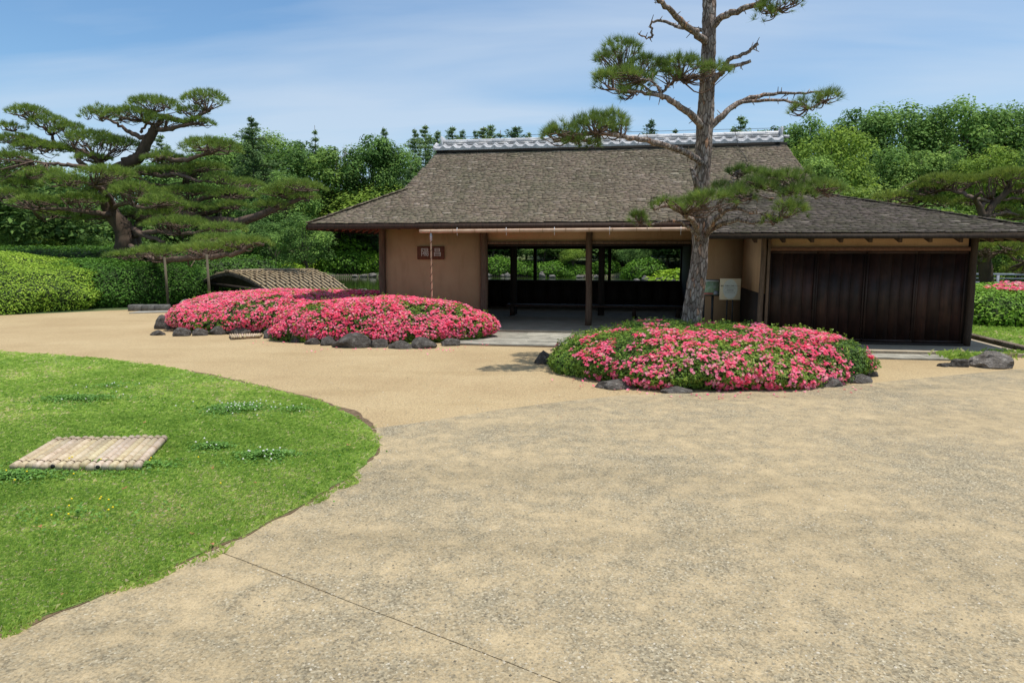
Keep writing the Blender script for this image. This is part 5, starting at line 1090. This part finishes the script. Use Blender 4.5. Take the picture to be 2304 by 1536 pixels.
for a in [('c', 250, 372, 50, 1.1, DK, 'dark tree directly behind the crown middle of the spreading pine'), ('a', 345, 352, 54, 1.2, DK, 'dark tree right behind the upper trunk bend of the spreading pine'), ('b', 95, 385, 44, 1.3, MD, 'tree behind the left lower pads of the spreading pine'), ('a', 460, 335, 66, 1.3, MD, 'broad crown filling the skyline dip right of the spreading pine'), ('c', 25, 330, 46, 1, MD, 'tree showing behind the far left tips of the spreading pine'), ('a', 130, 345, 50, 1, OL, 'olive-green tree seen through the upper left gaps of the spreading pine'), ('k', 385, 300, 58, 1, MD, 'feathery conifer peeping out right below the top of the spreading pine'),
    ('b', 430, 322, 60, 1.4, DK, 'dark tree just right of the spreading pine top on the skyline'), ('a', 500, 304, 62, 1.2, MD, 'rounded skyline tree between the spreading pine and the pointed dark conifer'), ('c', 548, 288, 66, 1.0, MD, 'light-edged tree crown left of the pointed dark conifer'),
    ('k', 585, 260, 56, 1.15, DK, 'tall pointed dark conifer standing highest on the left skyline'), ('c', 632, 276, 68, .8, LT, 'pale green domed crown right of the pointed dark conifer'), ('a', 690, 300, 64, 1.25, DK, 'dark dense crown left of the sparse thin conifer'),
    ('s', 722, 282, 64, .8, MD, 'sparse thin conifer with separate boughs against the sky'), ('b', 765, 298, 62, 1.2, LT, 'light green slender crown right of the sparse thin conifer'), ('z', 788, 335, 65, 1.1, MD, 'bare grey dead tree standing among the green trees'),
    ('a', 845, 284, 62, .95, DK, 'big dark rounded tree right of the bare grey tree'), ('c', 895, 310, 62, .7, MD, 'rounded crown sloping down towards the roof, beside the big dark tree'), ('k', 872, 285, 72, .8, DK, 'small conifer tip poking above the big dark rounded tree'),
    ('k', 940, 288, 70, .9, MD, 'conifer with pale edges left of the roof ridge'), ('k', 963, 279, 74, 1, MD, 'tallest conifer tip just left of the roof ridge'), ('l', 990, 293, 78, .9, MD, 'conifer tip right above the left end of the ridge tiles')]:
    tree(*a, group=gs)
gc = 'distant conifer tips above the roof ridge'
for i, (px, yt) in enumerate([(1022, 283), (1048, 288), (1068, 286), (1090, 284), (1100, 282), (1130, 289), (1160, 283), (1187, 296)]):
    tree('klkklslk'[i], px + (0, -4, 3, 0, 5, -3, 0, 2)[i], yt + (0, 3, 5, 0, -3, 4, 0, 0)[i], 96 + 3 * (i % 3), (1.3, .9, .8, 1.25, 1.1, 1.4, 1.5, 1.0)[i], [(1.5, 1.5, 1.3), (1.2, 1.3, 1.3), (1.0, 1.15, 1.2), (1.6, 1.5, 1.2)][i % 4], ['first', 'second', 'third', 'fourth', 'fifth', 'sixth', 'seventh', 'last'][i] + ' small conifer tip above the ridge, counted from the ridge left end', gc)
for a in [('k', 1455, 266, 70, 1.1, (.85, .95, 1), 'broad conifer above the ridge between two branches of the tall pine'), ('k', 1508, 288, 74, .9, DK, 'low conifer tip left of the tall pine trunk above the ridge'), ('a', 1555, 282, 72, .7, MD, 'bushy crown touching the left side of the tall pine trunk'),
    ('k', 1650, 258, 66, 1.1, MD, 'pale grey-green conifer right of the tall pine trunk above the ridge'), ('a', 1700, 274, 66, .8, MD, 'low green crown above the right part of the ridge'), ('b', 1745, 245, 56, .9, DK, 'dark crown just above the right end of the ridge tiles'),
    ('a', 1800, 240, 52, .8, MD, 'tree crown behind the right tip of the long dead-looking pine branch'), ('c', 1850, 262, 40, .8, LM, 'large bright green spreading tree right of the roof verge'), ('a', 1900, 222, 54, .9, DK, 'dark wooded crown left of the tall domed skyline crowns'),
    ('c', 1985, 206, 52, .9, MD, 'first tall domed crown on the right skyline'), ('a', 2065, 236, 56, .8, MD, 'lower crown in the dip between the two skyline domes'), ('c', 2140, 198, 50, .9, MD, 'highest tree crown on the right skyline'),
    ('b', 2185, 205, 52, .8, LT, 'slim lighter crown beside the highest right-hand tree'), ('c', 2260, 208, 50, .9, DK, 'wide dark crown near the right edge of the skyline'), ('a', 2320, 222, 48, 1, MD, 'tree crown cut by the right edge of the view')]:
    tree(*a, group=gs)
gm = 'trees standing in front of the skyline wood'
for a in [('b', 60, 430, 40, 1.2, DK, 'dark tree behind the lower left boughs of the spreading pine'), ('c', 180, 470, 38, 1, MD, 'tree filling the gap left of the spreading pine trunk'), ('a', 290, 440, 42, 1, DK, 'dark tree directly behind the spreading pine trunk'), ('m', 40, 510, 33, 1.2, LT, 'bright maple above the left hedge at the edge of view'),
    ('m', 110, 530, 34, 1, LM, 'yellow-green maple above the lime-green hedge'), ('m', 215, 525, 35, 1.2, MD, 'mid-green maple left of the spreading pine trunk'), ('a', 420, 400, 48, 1, DK, 'dark tree behind the middle right boughs of the spreading pine'), ('c', 505, 380, 50, .9, MD, 'leafy tree below the skyline, left of the pointed conifer'),
    ('b', 590, 400, 48, 1, DK, 'dark tree below the pointed conifer'), ('a', 655, 372, 52, 1, MD, 'tree in the middle of the slope below the pale domed crown'), ('k', 700, 380, 62, 1, DK, 'dark conifer on the slope under the sparse thin conifer'), ('a', 745, 400, 62, .9, OL, 'olive crown on the slope below the bare grey tree'),
    ('k', 870, 350, 62, 1, DK, 'dark drooping conifer left of the roof verge'), ('k', 930, 372, 52, 1, DK, 'dark conifer partly behind the steep roof verge'), ('m', 800, 412, 62, 1.5, LM, 'bright yellow-green maple on the slope above the left eave'), ('m', 865, 405, 62, 1.5, LM, 'second bright maple touching the roof hip above the left eave'),
    ('m', 740, 445, 72, 1.3, LT, 'green maple left of the bright ones above the eave corner'), ('n', 690, 470, 40, 1.2, MD, 'bushy small tree left of the eave corner'), ('n', 620, 480, 42, 1.2, DK, 'dark small tree behind the right-hand pine boughs'), ('n', 550, 500, 42, 1.2, MD, 'small tree between pine boughs above the shelter'),
    ('a', 1815, 330, 36, .9, LT, 'bright layered tree touching the right roof verge'), ('n', 1860, 390, 32, 1.3, LM, 'small light-green tree behind the top of the wing roof'), ('m', 1930, 405, 31, 1.2, OL, 'olive bushy maple above the wing roof slope'), ('c', 1960, 310, 44, .9, MD, 'middle-height tree below the first domed crown'),
    ('a', 2050, 320, 42, 1, LT, 'light tree in the middle of the right-hand wood'), ('b', 2110, 300, 44, 1, MD, 'upright tree below the highest right-hand crown'), ('c', 2200, 310, 40, .8, LM, 'yellowish-green crown above the cloud-pruned right pine'), ('b', 2290, 300, 40, .9, DK, 'dark bluish tree at the right edge above the right pine'),
    ('m', 2010, 430, 30, 1.2, DK, 'dark green maple left of the right pine pads'), ('m', 2090, 455, 28, 1.2, LM, 'bright low maple under the right pine pads'), ('n', 2180, 470, 30, 1.2, LM, 'bright small tree behind the forked right pine'), ('n', 2280, 480, 30, 1.2, MD, 'green small tree at the right edge behind the right pine'), ('n', 2210, 560, 38, 1.6, MD, 'small tree behind the grey bridge railing'), ('n', 2300, 570, 36, 1.5, LM, 'bright small tree beyond the right end of the railing')]:
    tree(*a, group=gm)
# far bank seen through the open pavilion
gb = 'trees on the bank seen through the pavilion'
for a in [('a', 1110, 420, 62, 1.2, DK, 'dark tree seen at the left end of the pavilion windows'), ('c', 1185, 430, 63, 1, DK, 'tree behind the first window bay of the pavilion'), ('m', 1225, 530, 59, 1.6, MD, 'maple spreading over the bank in the second window bay'), ('m', 1290, 552, 57, 1.1, LM, 'small lime-green maple shining in the second window bay'),
    ('a', 1250, 440, 65, 1.2, DK, 'dark tree above the lime-green maple in the window'), ('c', 1345, 430, 63, 1, MD, 'tree behind the middle posts of the pavilion'), ('m', 1425, 552, 55, 1.5, DK, 'dark rounded pruned tree in the right window bay'), ('a', 1500, 440, 59, 1.2, DK, 'dark tree above the clipped slope in the right window bay'), ('n', 1380, 560, 59, 1.4, LT, 'light small tree between the two thin window posts'), ('n', 1140, 575, 59, 1.4, MD, 'low bushy tree by the water in the first window bay')]:
    tree(*a, group=gb)
# dense wood filling the slopes behind: one mass
def wood_mass():
    acc = Acc(); rr = np.random.default_rng(77)
    _, cm, _ = KIND['c']
    V0 = np.zeros(len(cm.vertices) * 3, dtype=np.float32); cm.vertices.foreach_get('co', V0); V0 = V0.reshape(-1, 4, 3)
    for i in range(95):
        x = rr.uniform(-75, 75); y = rr.uniform(74, 112) if abs(x) < 32 else rr.uniform(48, 100)
        if x > 45 and y < 58: y += 12
        q = V0[rr.choice(len(V0), 2600)] - (0, 0, 6); s = rr.uniform(.75, 1.0) * (.72 if -12 < x < 22 else .95); an = rr.random() * 6.28; c_, s_ = math.cos(an), math.sin(an)
        X = q[..., 0] * c_ - q[..., 1] * s_; Yv = q[..., 0] * s_ + q[..., 1] * c_; cen = q.mean(1, keepdims=True)
        V = np.stack([X, Yv, q[..., 2]], -1); cen = V.mean(1, keepdims=True); V = cen + (V - cen) * 2.0
        V = V * np.array((1.15, 1.15, 1)) * s * .9 + (x, y, gz(x, y) + 5.2 * s * .9)
        acc.add(V.reshape(-1, 3), np.arange(V.shape[0] * 4).reshape(-1, 4), np.repeat(np.clip(.35 + .2 * rr.normal(size=len(q)) + rr.normal() * .08, 0, 1), 4))
    o = acc.build('distant_wood', M['leaf_tree']); o.color = (1.35, 1.4, 1.3, 1); return o
tag(wood_mass(), 'dense green wood covering the slopes behind the single trees', 'woodland', kind='stuff')

def thicket():
    acc = Acc(); rr = np.random.default_rng(78); _, cm, _ = KIND['m']
    V0 = np.zeros(len(cm.vertices) * 3, dtype=np.float32); cm.vertices.foreach_get('co', V0); V0 = V0.reshape(-1, 4, 3)
    k = 0
    while k < 230:
        x = rr.uniform(-42, 34) if k % 2 else rr.uniform(-14, 20); y = rr.uniform(30, 74); d = float(polydist(np.array([x]), np.array([y]), POND)[0])
        if inpoly(np.array([x]), np.array([y]), POND)[0] or d < 3.2 or d > 15 or (y < 40 and x > -22 and x < 22): continue
        k += 1; q = V0[rr.choice(len(V0), 1500)] - (0, 0, 1.0); cen = q.mean(1, keepdims=True); q = cen + (q - cen) * 1.9
        s = rr.uniform(.8, 1.25); acc.add((q.reshape(-1, 3) * (s * 1.2, s * 1.2, s * rr.uniform(.7, 1.1)) + (x, y, gz(x, y))), np.arange(q.shape[0] * 4).reshape(-1, 4), np.repeat(np.clip(.35 + .2 * rr.normal(size=len(q)) + rr.normal() * .12, 0, 1), 4))
    o = acc.build('undergrowth', M['leaf_tree']); o.color = (1.1, 1.1, .95, 1); return o
tag(thicket(), 'dense undergrowth filling the bank below the trees around the pond', 'undergrowth', kind='stuff')

# shrubs on the far bank
SV, SF = mound((0, 0, 0), (1, 1), .9, 1.8, 0, .30, nph=28, nt_=10, seed=33)
def far_shrub_mesh(seed, leaf, n):
    global rng; kp = rng; rng = np.random.default_rng(seed); Pp, N = sample(SV, SF, n); Pp = Pp + N * (rng.random((n, 1)) - .55) * .34
    V, Fc = leaf_quads(Pp, N + (0, 0, .3), leaf, leaf * .55, .6); me = mesh('foliage', V, Fc, M['leaf_hedge'], np.repeat(np.clip(.45 + .22 * rng.normal(size=n), 0, 1), 4)); rng = kp; return me
FS = [far_shrub_mesh(s, .13, 2600) for s in (1, 2, 3)]; FH = mesh('branches', SV * np.array((.88, .88, .86)), SF, M['hull'], smooth=True)
def far_shrub(px, py, Y, w, h, tint, label, group='shrubs on the far bank'):
    p = P(px, py, Y); g = gz(p[0], Y); r = empty('shrub', (p[0], Y, g - .1), R.random() * 6.28); r.scale = (w / 2, w / 2, max(h, .3)); tag(r, label, 'shrub', group)
    link('branches', FH, r); link('foliage', R.choice(FS), r, color=tint); return r
YG = (1.05, 1.0, .7); DG = (.42, .55, .5); MG = (.7, .8, .6)
for a in [(560, 590, 40, 2.6, 1.3, MG, 'green shrub above the left part of the shelter roof'), (600, 590, 38, 2.2, 1.0, YG, 'yellow-green azalea shrub above the shelter ridge'), (570, 600, 36, 2, .9, YG, 'pale shrub touching the shelter ridge at its left end'), (640, 585, 46, 2.6, 1.3, YG, 'pale azalea shrub left of the leaning brown rock'),
    (690, 588, 59, 2.8, 1.3, YG, 'pale azalea shrub right of the upright brown rock'), (730, 578, 60, 3.2, 1.8, MG, 'bushy shrub right of the second brown rock'), (775, 575, 58.5, 3.6, 2.0, DG, 'dark rounded shrub on the lakeside left of the pavilion'), (800, 560, 62, 5, 3.0, MG, 'tall bush behind the dark lakeside shrub'), (832, 590, 59.5, 2.6, 1.8, MG, 'shrub at the waterside touching the pavilion corner'),
    (520, 575, 40, 3.0, 1.6, DG, 'dark shrub under the low pine branch by the shelter'), (470, 590, 30, 2.6, 1.3, DG, 'dark shrub left of the shelter behind the prop pole'), (610, 560, 52, 3.4, 2.0, MG, 'green thicket on the slope above the shelter'), (768, 555, 66, 4.5, 3, MG, 'green thicket above the leaning brown rocks'),
    (1120, 600, 58.5, 3, 1.6, DG, 'dark waterside shrub in the leftmost window'), (1180, 600, 58.0, 3, 1.2, DG, 'low waterside shrub beside the dark inner post'), (1240, 600, 57.0, 3.2, 1.5, DG, 'waterside shrub above the pale boulder in the window'), (1275, 605, 56.5, 2, 1.0, DG, 'small pale shrub beside the window boulder'), (1300, 600, 57.0, 2.6, 1.1, DG, 'lime shrub right of the pale window boulder'),
    (1360, 600, 57.0, 2.6, 1.3, DG, 'green shrub between the window posts'), (1450, 595, 53.0, 3.2, 1.8, DG, 'dark shrub left of the clipped slope in the window'), (1505, 618, 47.0, 4.6, .9, DG, 'lime clipped azalea on the slope in the right window bay'), (1545, 608, 48.0, 5, 1.5, YG, 'higher lime clipped azalea in the right window bay')]:
    far_shrub(*a)
# far rocks
gf = 'rocks on the far bank'
for a in [(668, 590, 34, 40, 'leaning brown rock on the far bank above the shelter ridge', 61.5), (720, 590, 30, 30, 'second brown rock on the far bank, farther right', 61), (609, 595, 14, 12, 'small pale upright rock above the shelter ridge', 46), (614, 606, 18, 9, 'pale flat rock just above the shelter ridge', 42), (661, 606, 20, 18, 'dark upright rock right above the shelter ridge', 60), (738, 604, 30, 8, 'long low rock on the grassy shore', 60)]:
    rock(*a[:5], gf, Y=a[5], pale=True, tint=.8)
gw = 'stones along the far waterline'
for i, (px, Yd, w, h) in enumerate([(727, 56, 10, 5), (748, 56, 14, 6), (800, 56, 20, 7), (820, 56, 20, 8), (840, 56, 22, 12), (1100, 57.2, 18, 9), (1130, 57, 10, 7), (1142, 56.6, 14, 12), (1218, 55.6, 24, 16), (1242, 54.5, 14, 9), (1305, 54.6, 20, 8), (1340, 53.4, 14, 10), (1432, 48.6, 14, 7), (1452, 48.0, 20, 16), (1478, 47.4, 18, 12), (1492, 47, 16, 14), (1515, 46.4, 12, 9), (1530, 46, 22, 8)]):
    g = np.array(((px - 1152) / F * Yd, Yd, 0)); 
    o = link('rock', RKP[i % 5], None, loc=(g[0], g[1], -.5 + h / F * Yd * .3), rot=(0, 0, i), scale=(w / F * Yd * .55, w / F * Yd * .4, h / F * Yd * .55), color=(.7, .7, .68))
    tag(o, 'shore stone at the waterline, ' + ['leftmost left of the pavilion', 'second left of the pavilion', 'third left of the pavilion', 'fourth left of the pavilion', 'tallest one against the pavilion corner', 'first in the left window', 'small one in the left window', 'beside the inner post in the left window', 'large pale boulder in the second window', 'pale one right of the window boulder', 'flat one left of the front post', 'half hidden by the middle post', 'low one left of the lime slope', 'pointed one left of the lime slope', 'below the lime slope', 'rounded pale one below the lime slope', 'small one below the lime slope', 'flat one nearest the tall pine trunk'][i], 'rock', gw)
rock(815, 658, 24, 14, 'pale stone standing in the pond left of the pavilion', None, Y=34.0, pale=True)
acc = Acc()
sp_ = [p for p in POND if p[1] > 30]
for i in range(len(sp_) - 1):
    a, b = np.array(sp_[i]), np.array(sp_[i + 1]); n = int(np.linalg.norm(b - a) / .16)
    for j in range(n):
        p = a + (b - a) * j / n; V, Fc = tubeVF([(p[0], p[1], -.7), (p[0], p[1], -.30 + rng.random() * .05)], [.055], 5); acc.add(V, Fc)
tag(acc.build('stake_edging', M['trunk_far']), 'row of short wooden stakes edging the far pond shore', 'stakes', kind='stuff')

# ------------------------------------------------------------------ grey bridge railing on the right
br0 = np.array((16.2, 26.5)); br1 = np.array((30.0, 22.8)); bl = np.linalg.norm(br1 - br0); ang = math.atan2(br1[1] - br0[1], br1[0] - br0[0])
bz = empty('bridge', (br0[0], br0[1], 0), ang); tag(bz, 'grey wooden bridge with slatted railing behind the right-hand pine', 'bridge')
box('deck', (0, bl, 0, 1.8, -.28, -.12), M['rail'], bz, color=(.5, .5, .55)); box('top_rail', (0, bl, -.03, .06, .70, .77), M['rail'], bz, color=(1.5, 1.5, 1.5)); box('side_board', (0, bl, -.02, .02, -.02, .20), M['rail'], bz); box('mid_board', (0, bl, -.02, .02, .28, .46), M['rail'], bz)
box('thin_rail', (0, bl, -.02, .02, .56, .60), M['rail'], bz, color=(1.2, 1.2, 1.2)); box('beam', (0, bl, .1, .3, -.6, -.29), M['rail'], bz, color=(.4, .4, .4))
for i in range(int(bl / 1.1)): box('post', (i * 1.1, i * 1.1 + .09, -.05, -.022, -.3, .70), M['rail'], bz)
for i in range(0, int(bl / 1.1), 3): box('pile', (i * 1.1 + .2, i * 1.1 + .4, .3, .5, -1.5, -.3), M['rail'], bz, color=(.4, .4, .4))

# ------------------------------------------------------------------ small plants and litter
def clover(px, py, rx, ry, nleaf, nfl, label, white=True):
    c = G(px, py); r = empty('clover_patch', c); tag(r, label, 'clover'); t = rng.random(nleaf) * 6.28; q = np.abs(rng.normal(size=nleaf)) * .62 * (1 + .3 * np.sin(3 * t) + .2 * np.sin(5 * t + 1))
    Pp = np.stack([np.cos(t) * q * rx, np.sin(t) * q * ry, np.maximum(.038, .035 + .035 * (1 - q ** 2)) + rng.random(nleaf) * .02], 1); V, Fc = leaf_quads(Pp, np.tile((0, 0, 1.0), (nleaf, 1)), .022, .018, .35)
    mk('leaves', V, Fc, M['clover'], r, v=np.repeat(rng.random(nleaf), 4))
    for i in range(nfl):
        t, q = rng.random() * 6.28, abs(rng.normal()) * .62; z = .06 + .05 * rng.random(); x, y = math.cos(t) * q * rx, math.sin(t) * q * ry
        link('blossom', CB_ if white else YB_, r, loc=(x, y, z), scale=(1, 1, .9))
def ball(nm, rad, mat):
    bm = bmesh.new(); bmesh.ops.create_icosphere(bm, subdivisions=1, radius=rad); me = bpy.data.meshes.new(nm); bm.to_mesh(me); bm.free(); me.materials.append(mat); return me
CB_ = ball('blossom', .008, M['white_petal']); YB_ = ball('blossom', .007, M['yellow_petal'])
clover(530, 932, .42, .30, 2600, 46, 'clover patch thick with white blossoms, in the middle of the lawn')
clover(600, 1040, .34, .16, 1100, 16, 'white clover patch right of the large bamboo mat')
clover(480, 1020, .22, .12, 700, 6, 'small clover patch close to the right side of the large mat')
clover(660, 935, .28, .2, 300, 8, 'thin scatter of clover near the lawn edge')
clover(180, 908, .55, .22, 2200, 4, 'dark green clover patch behind the large bamboo mat')
clover(230, 1062, .62, .13, 3000, 14, 'low leafy weeds with yellow dots along the front of the large mat', white=False)
clover(250, 880, .5, .3, 300, 10, 'sparse white clover heads left of the middle of the lawn')
clover(30, 1090, .5, .2, 1200, 8, 'weeds with yellow dots in front of the mat left corner', white=False)
clover(180, 1180, .9, .4, 200, 10, 'scattered tiny yellow flowers in the near lawn', white=False)
lm = []
for s in range(3):
    a = np.linspace(0, 2 * math.pi, 9)[:-1]; V = [(.035 * math.cos(t), .018 * math.sin(t), .008 * math.cos(2 * t + s)) for t in a]; lm.append(mesh('fallen_leaf', V + [(0, 0, .004)], [(i, (i + 1) % 8, 8) for i in range(8)], M['dead_leaf']))
for i, (px, py, lb) in enumerate([(239, 866, 'brown fallen leaf in the upper lawn, behind the large mat'), (325, 950, 'fallen leaf just behind the large bamboo mat'), (90, 1183, 'orange-brown fallen leaf in the near left lawn'), (432, 1199, 'pinkish fallen leaf in the near lawn'), (477, 1222, 'reddish leaf at the lawn edge by the pavement joint'), (478, 1052, 'brown leaf right of the large mat front corner'),
    (578, 1085, 'curled brown leaf in the right part of the lawn'), (785, 1000, 'pale leaf near the lawn tip'), (118, 1282, 'dark leaf in the lowest part of the lawn'), (280, 1097, 'brown leaf in front of the large mat'), (200, 828, 'brown leaf near the far edge of the lawn'), (145, 1335, 'leaf near the lawn border at lower left')]):
    p = G(px, py, .05); s = .62; tag(link('fallen_leaf', lm[i % 3], None, loc=p, rot=(R.uniform(-.4, .4), R.uniform(-.4, .4), R.random() * 6), scale=(s, s, s)), lb, 'fallen leaf', 'fallen leaves on the lawn')
# leafy weeds between stones
def weed(p, n, h, label, sc2=1.0, w=.006):
    r = np.asarray(p, float); t = rng.normal(size=(n, 2)) * .09 * sc2; V, Fc, v = blades(n, (t[:, 0], t[:, 1]), h * .5, h, w, 3, base=0); o = mk('weed', V, Fc, M['grass'], v=v, loc=r); tag(o, label, 'weed'); return o
weed(G(2165, 808), 260, .2, 'tuft of grassy weeds between the slab and the small boulder', 1.6, .007); weed(G(2270, 800), 160, .16, 'grass tuft behind the large oval boulder', 1.6, .007)
weed(G(922, 782), 90, .13, 'green weed between two border rocks of the long bed', .7, .008); weed(G(700, 770), 60, .10, 'small weed at the foot of the long bed', .6, .007); weed(G(1140, 745), 60, .1, 'small weed at the platform edge by the doorway', .8, .006); weed(G(470, 752), 60, .10, 'small weed between rocks at the left of the long bed', .7, .007)
if False: weed(P(1470, 716, 10.2), 16, .16, 'grass stalks sticking out of the back of the round azalea bush', .8, .003)
# loose chippings and pine litter on the paving
def pebbles(n, cmax, r0, r1, mat, name, label):
    iv = 1 / 11.5 + rng.random(n) * (1 / 2.2 - 1 / 11.5); y = 1 / iv; x = (-.42 + 1.2 * rng.random(n)) * y
    q = ~inpoly(x, y, [p[:2] for p in lw]) & (x < 8.5) & (((x - 2.66) / 2.3) ** 2 + ((y - 9.22) / 1.8) ** 2 > 1) & (y < 10.8); x, y = x[q], y[q]; m = len(x)
    r = (r0 + (r1 - r0) * rng.random(m) ** 3)[:, None, None]; B = np.array([(1, 0, 0), (0, 1, 0), (-1, 0, 0), (0, -1, 0), (0, 0, .7)])[None] * (1 + .5 * (rng.random((m, 5, 3)) - .5))
    th = rng.random(m) * 6.28; c, s_ = np.cos(th)[:, None], np.sin(th)[:, None]; Bx = B[..., 0] * c - B[..., 1] * s_; By = B[..., 0] * s_ + B[..., 1] * c
    V = np.stack([Bx, By, B[..., 2]], -1) * r + np.stack([x, y, np.full(m, .0215)], 1)[:, None, :]
    f = np.array([(0, 1, 4), (1, 2, 4), (2, 3, 4), (3, 0, 4)]); Fc = (np.arange(m)[:, None, None] * 5 + f[None]).reshape(-1, 3)
    o = mk(name, V.reshape(-1, 3), Fc, mat, v=np.repeat(rng.random(m), 5)); tag(o, label, 'gravel', kind='stuff')
M['chip'] = leaf_mat('loose_chippings', [(0, (.10, .085, .06)), (.5, (.27, .23, .16)), (.9, (.42, .37, .28)), (1, (.52, .47, .38))], rough=.85, trans=0)
pebbles(15000, 0, .0022, .0085, M['chip'], 'loose_gravel', 'loose small chippings scattered over the gravel pavement and sand path')
def litter():
    m = 1500; x = rng.normal(size=m) * 1.1 - .2; y = 8.6 + rng.normal(size=m) * 1.2; q = ~inpoly(x, y, [p[:2] for p in lw]) & (y > 4); x, y = x[q], y[q]; m = len(x); th = rng.random(m) * 6.28; L = .03 + .04 * rng.random(m); w = .0016
    d = np.stack([np.cos(th), np.sin(th), np.zeros(m)], 1) * L[:, None]; p = np.stack([x, y, np.full(m, .026)], 1); s_ = np.stack([-np.sin(th), np.cos(th), np.zeros(m)], 1) * w
    V = np.stack([p - s_, p + s_, p + d], 1).reshape(-1, 3); tag(mk('pine_litter', V, np.arange(3 * m).reshape(-1, 3), M['dead_leaf'], v=None), 'brown fallen pine needles on the path between the azalea beds', 'pine needles', kind='stuff')
litter()
# fallen petals
n = 0; acc = Acc(); rr = np.random.default_rng(3); Pp = []
for px0, px1, py, sp, cnt in [(690, 1060, 786, 3, 40), (1300, 1960, 888, 4, 46), (1060, 1110, 770, 5, 8), (1240, 1330, 850, 6, 8), (560, 680, 770, 3, 8)]:
    for i in range(cnt):
        px = rr.uniform(px0, px1); e = 0
        if py == 888: e = -((px - 1640) / 330) ** 2 * 22
        Pp.append(G(px, py + e + rr.normal() * sp, .030))
Pp = np.array(Pp); V, Fc = leaf_quads(Pp, np.tile((0, 0, 1.0), (len(Pp), 1)), .04, .03, .3); tag(mk('fallen_petals', V, Fc, M['blossom'], v=np.repeat(rr.random(len(Pp)), 4)), 'pink petals fallen on the path along the azalea beds', 'petals', kind='stuff')
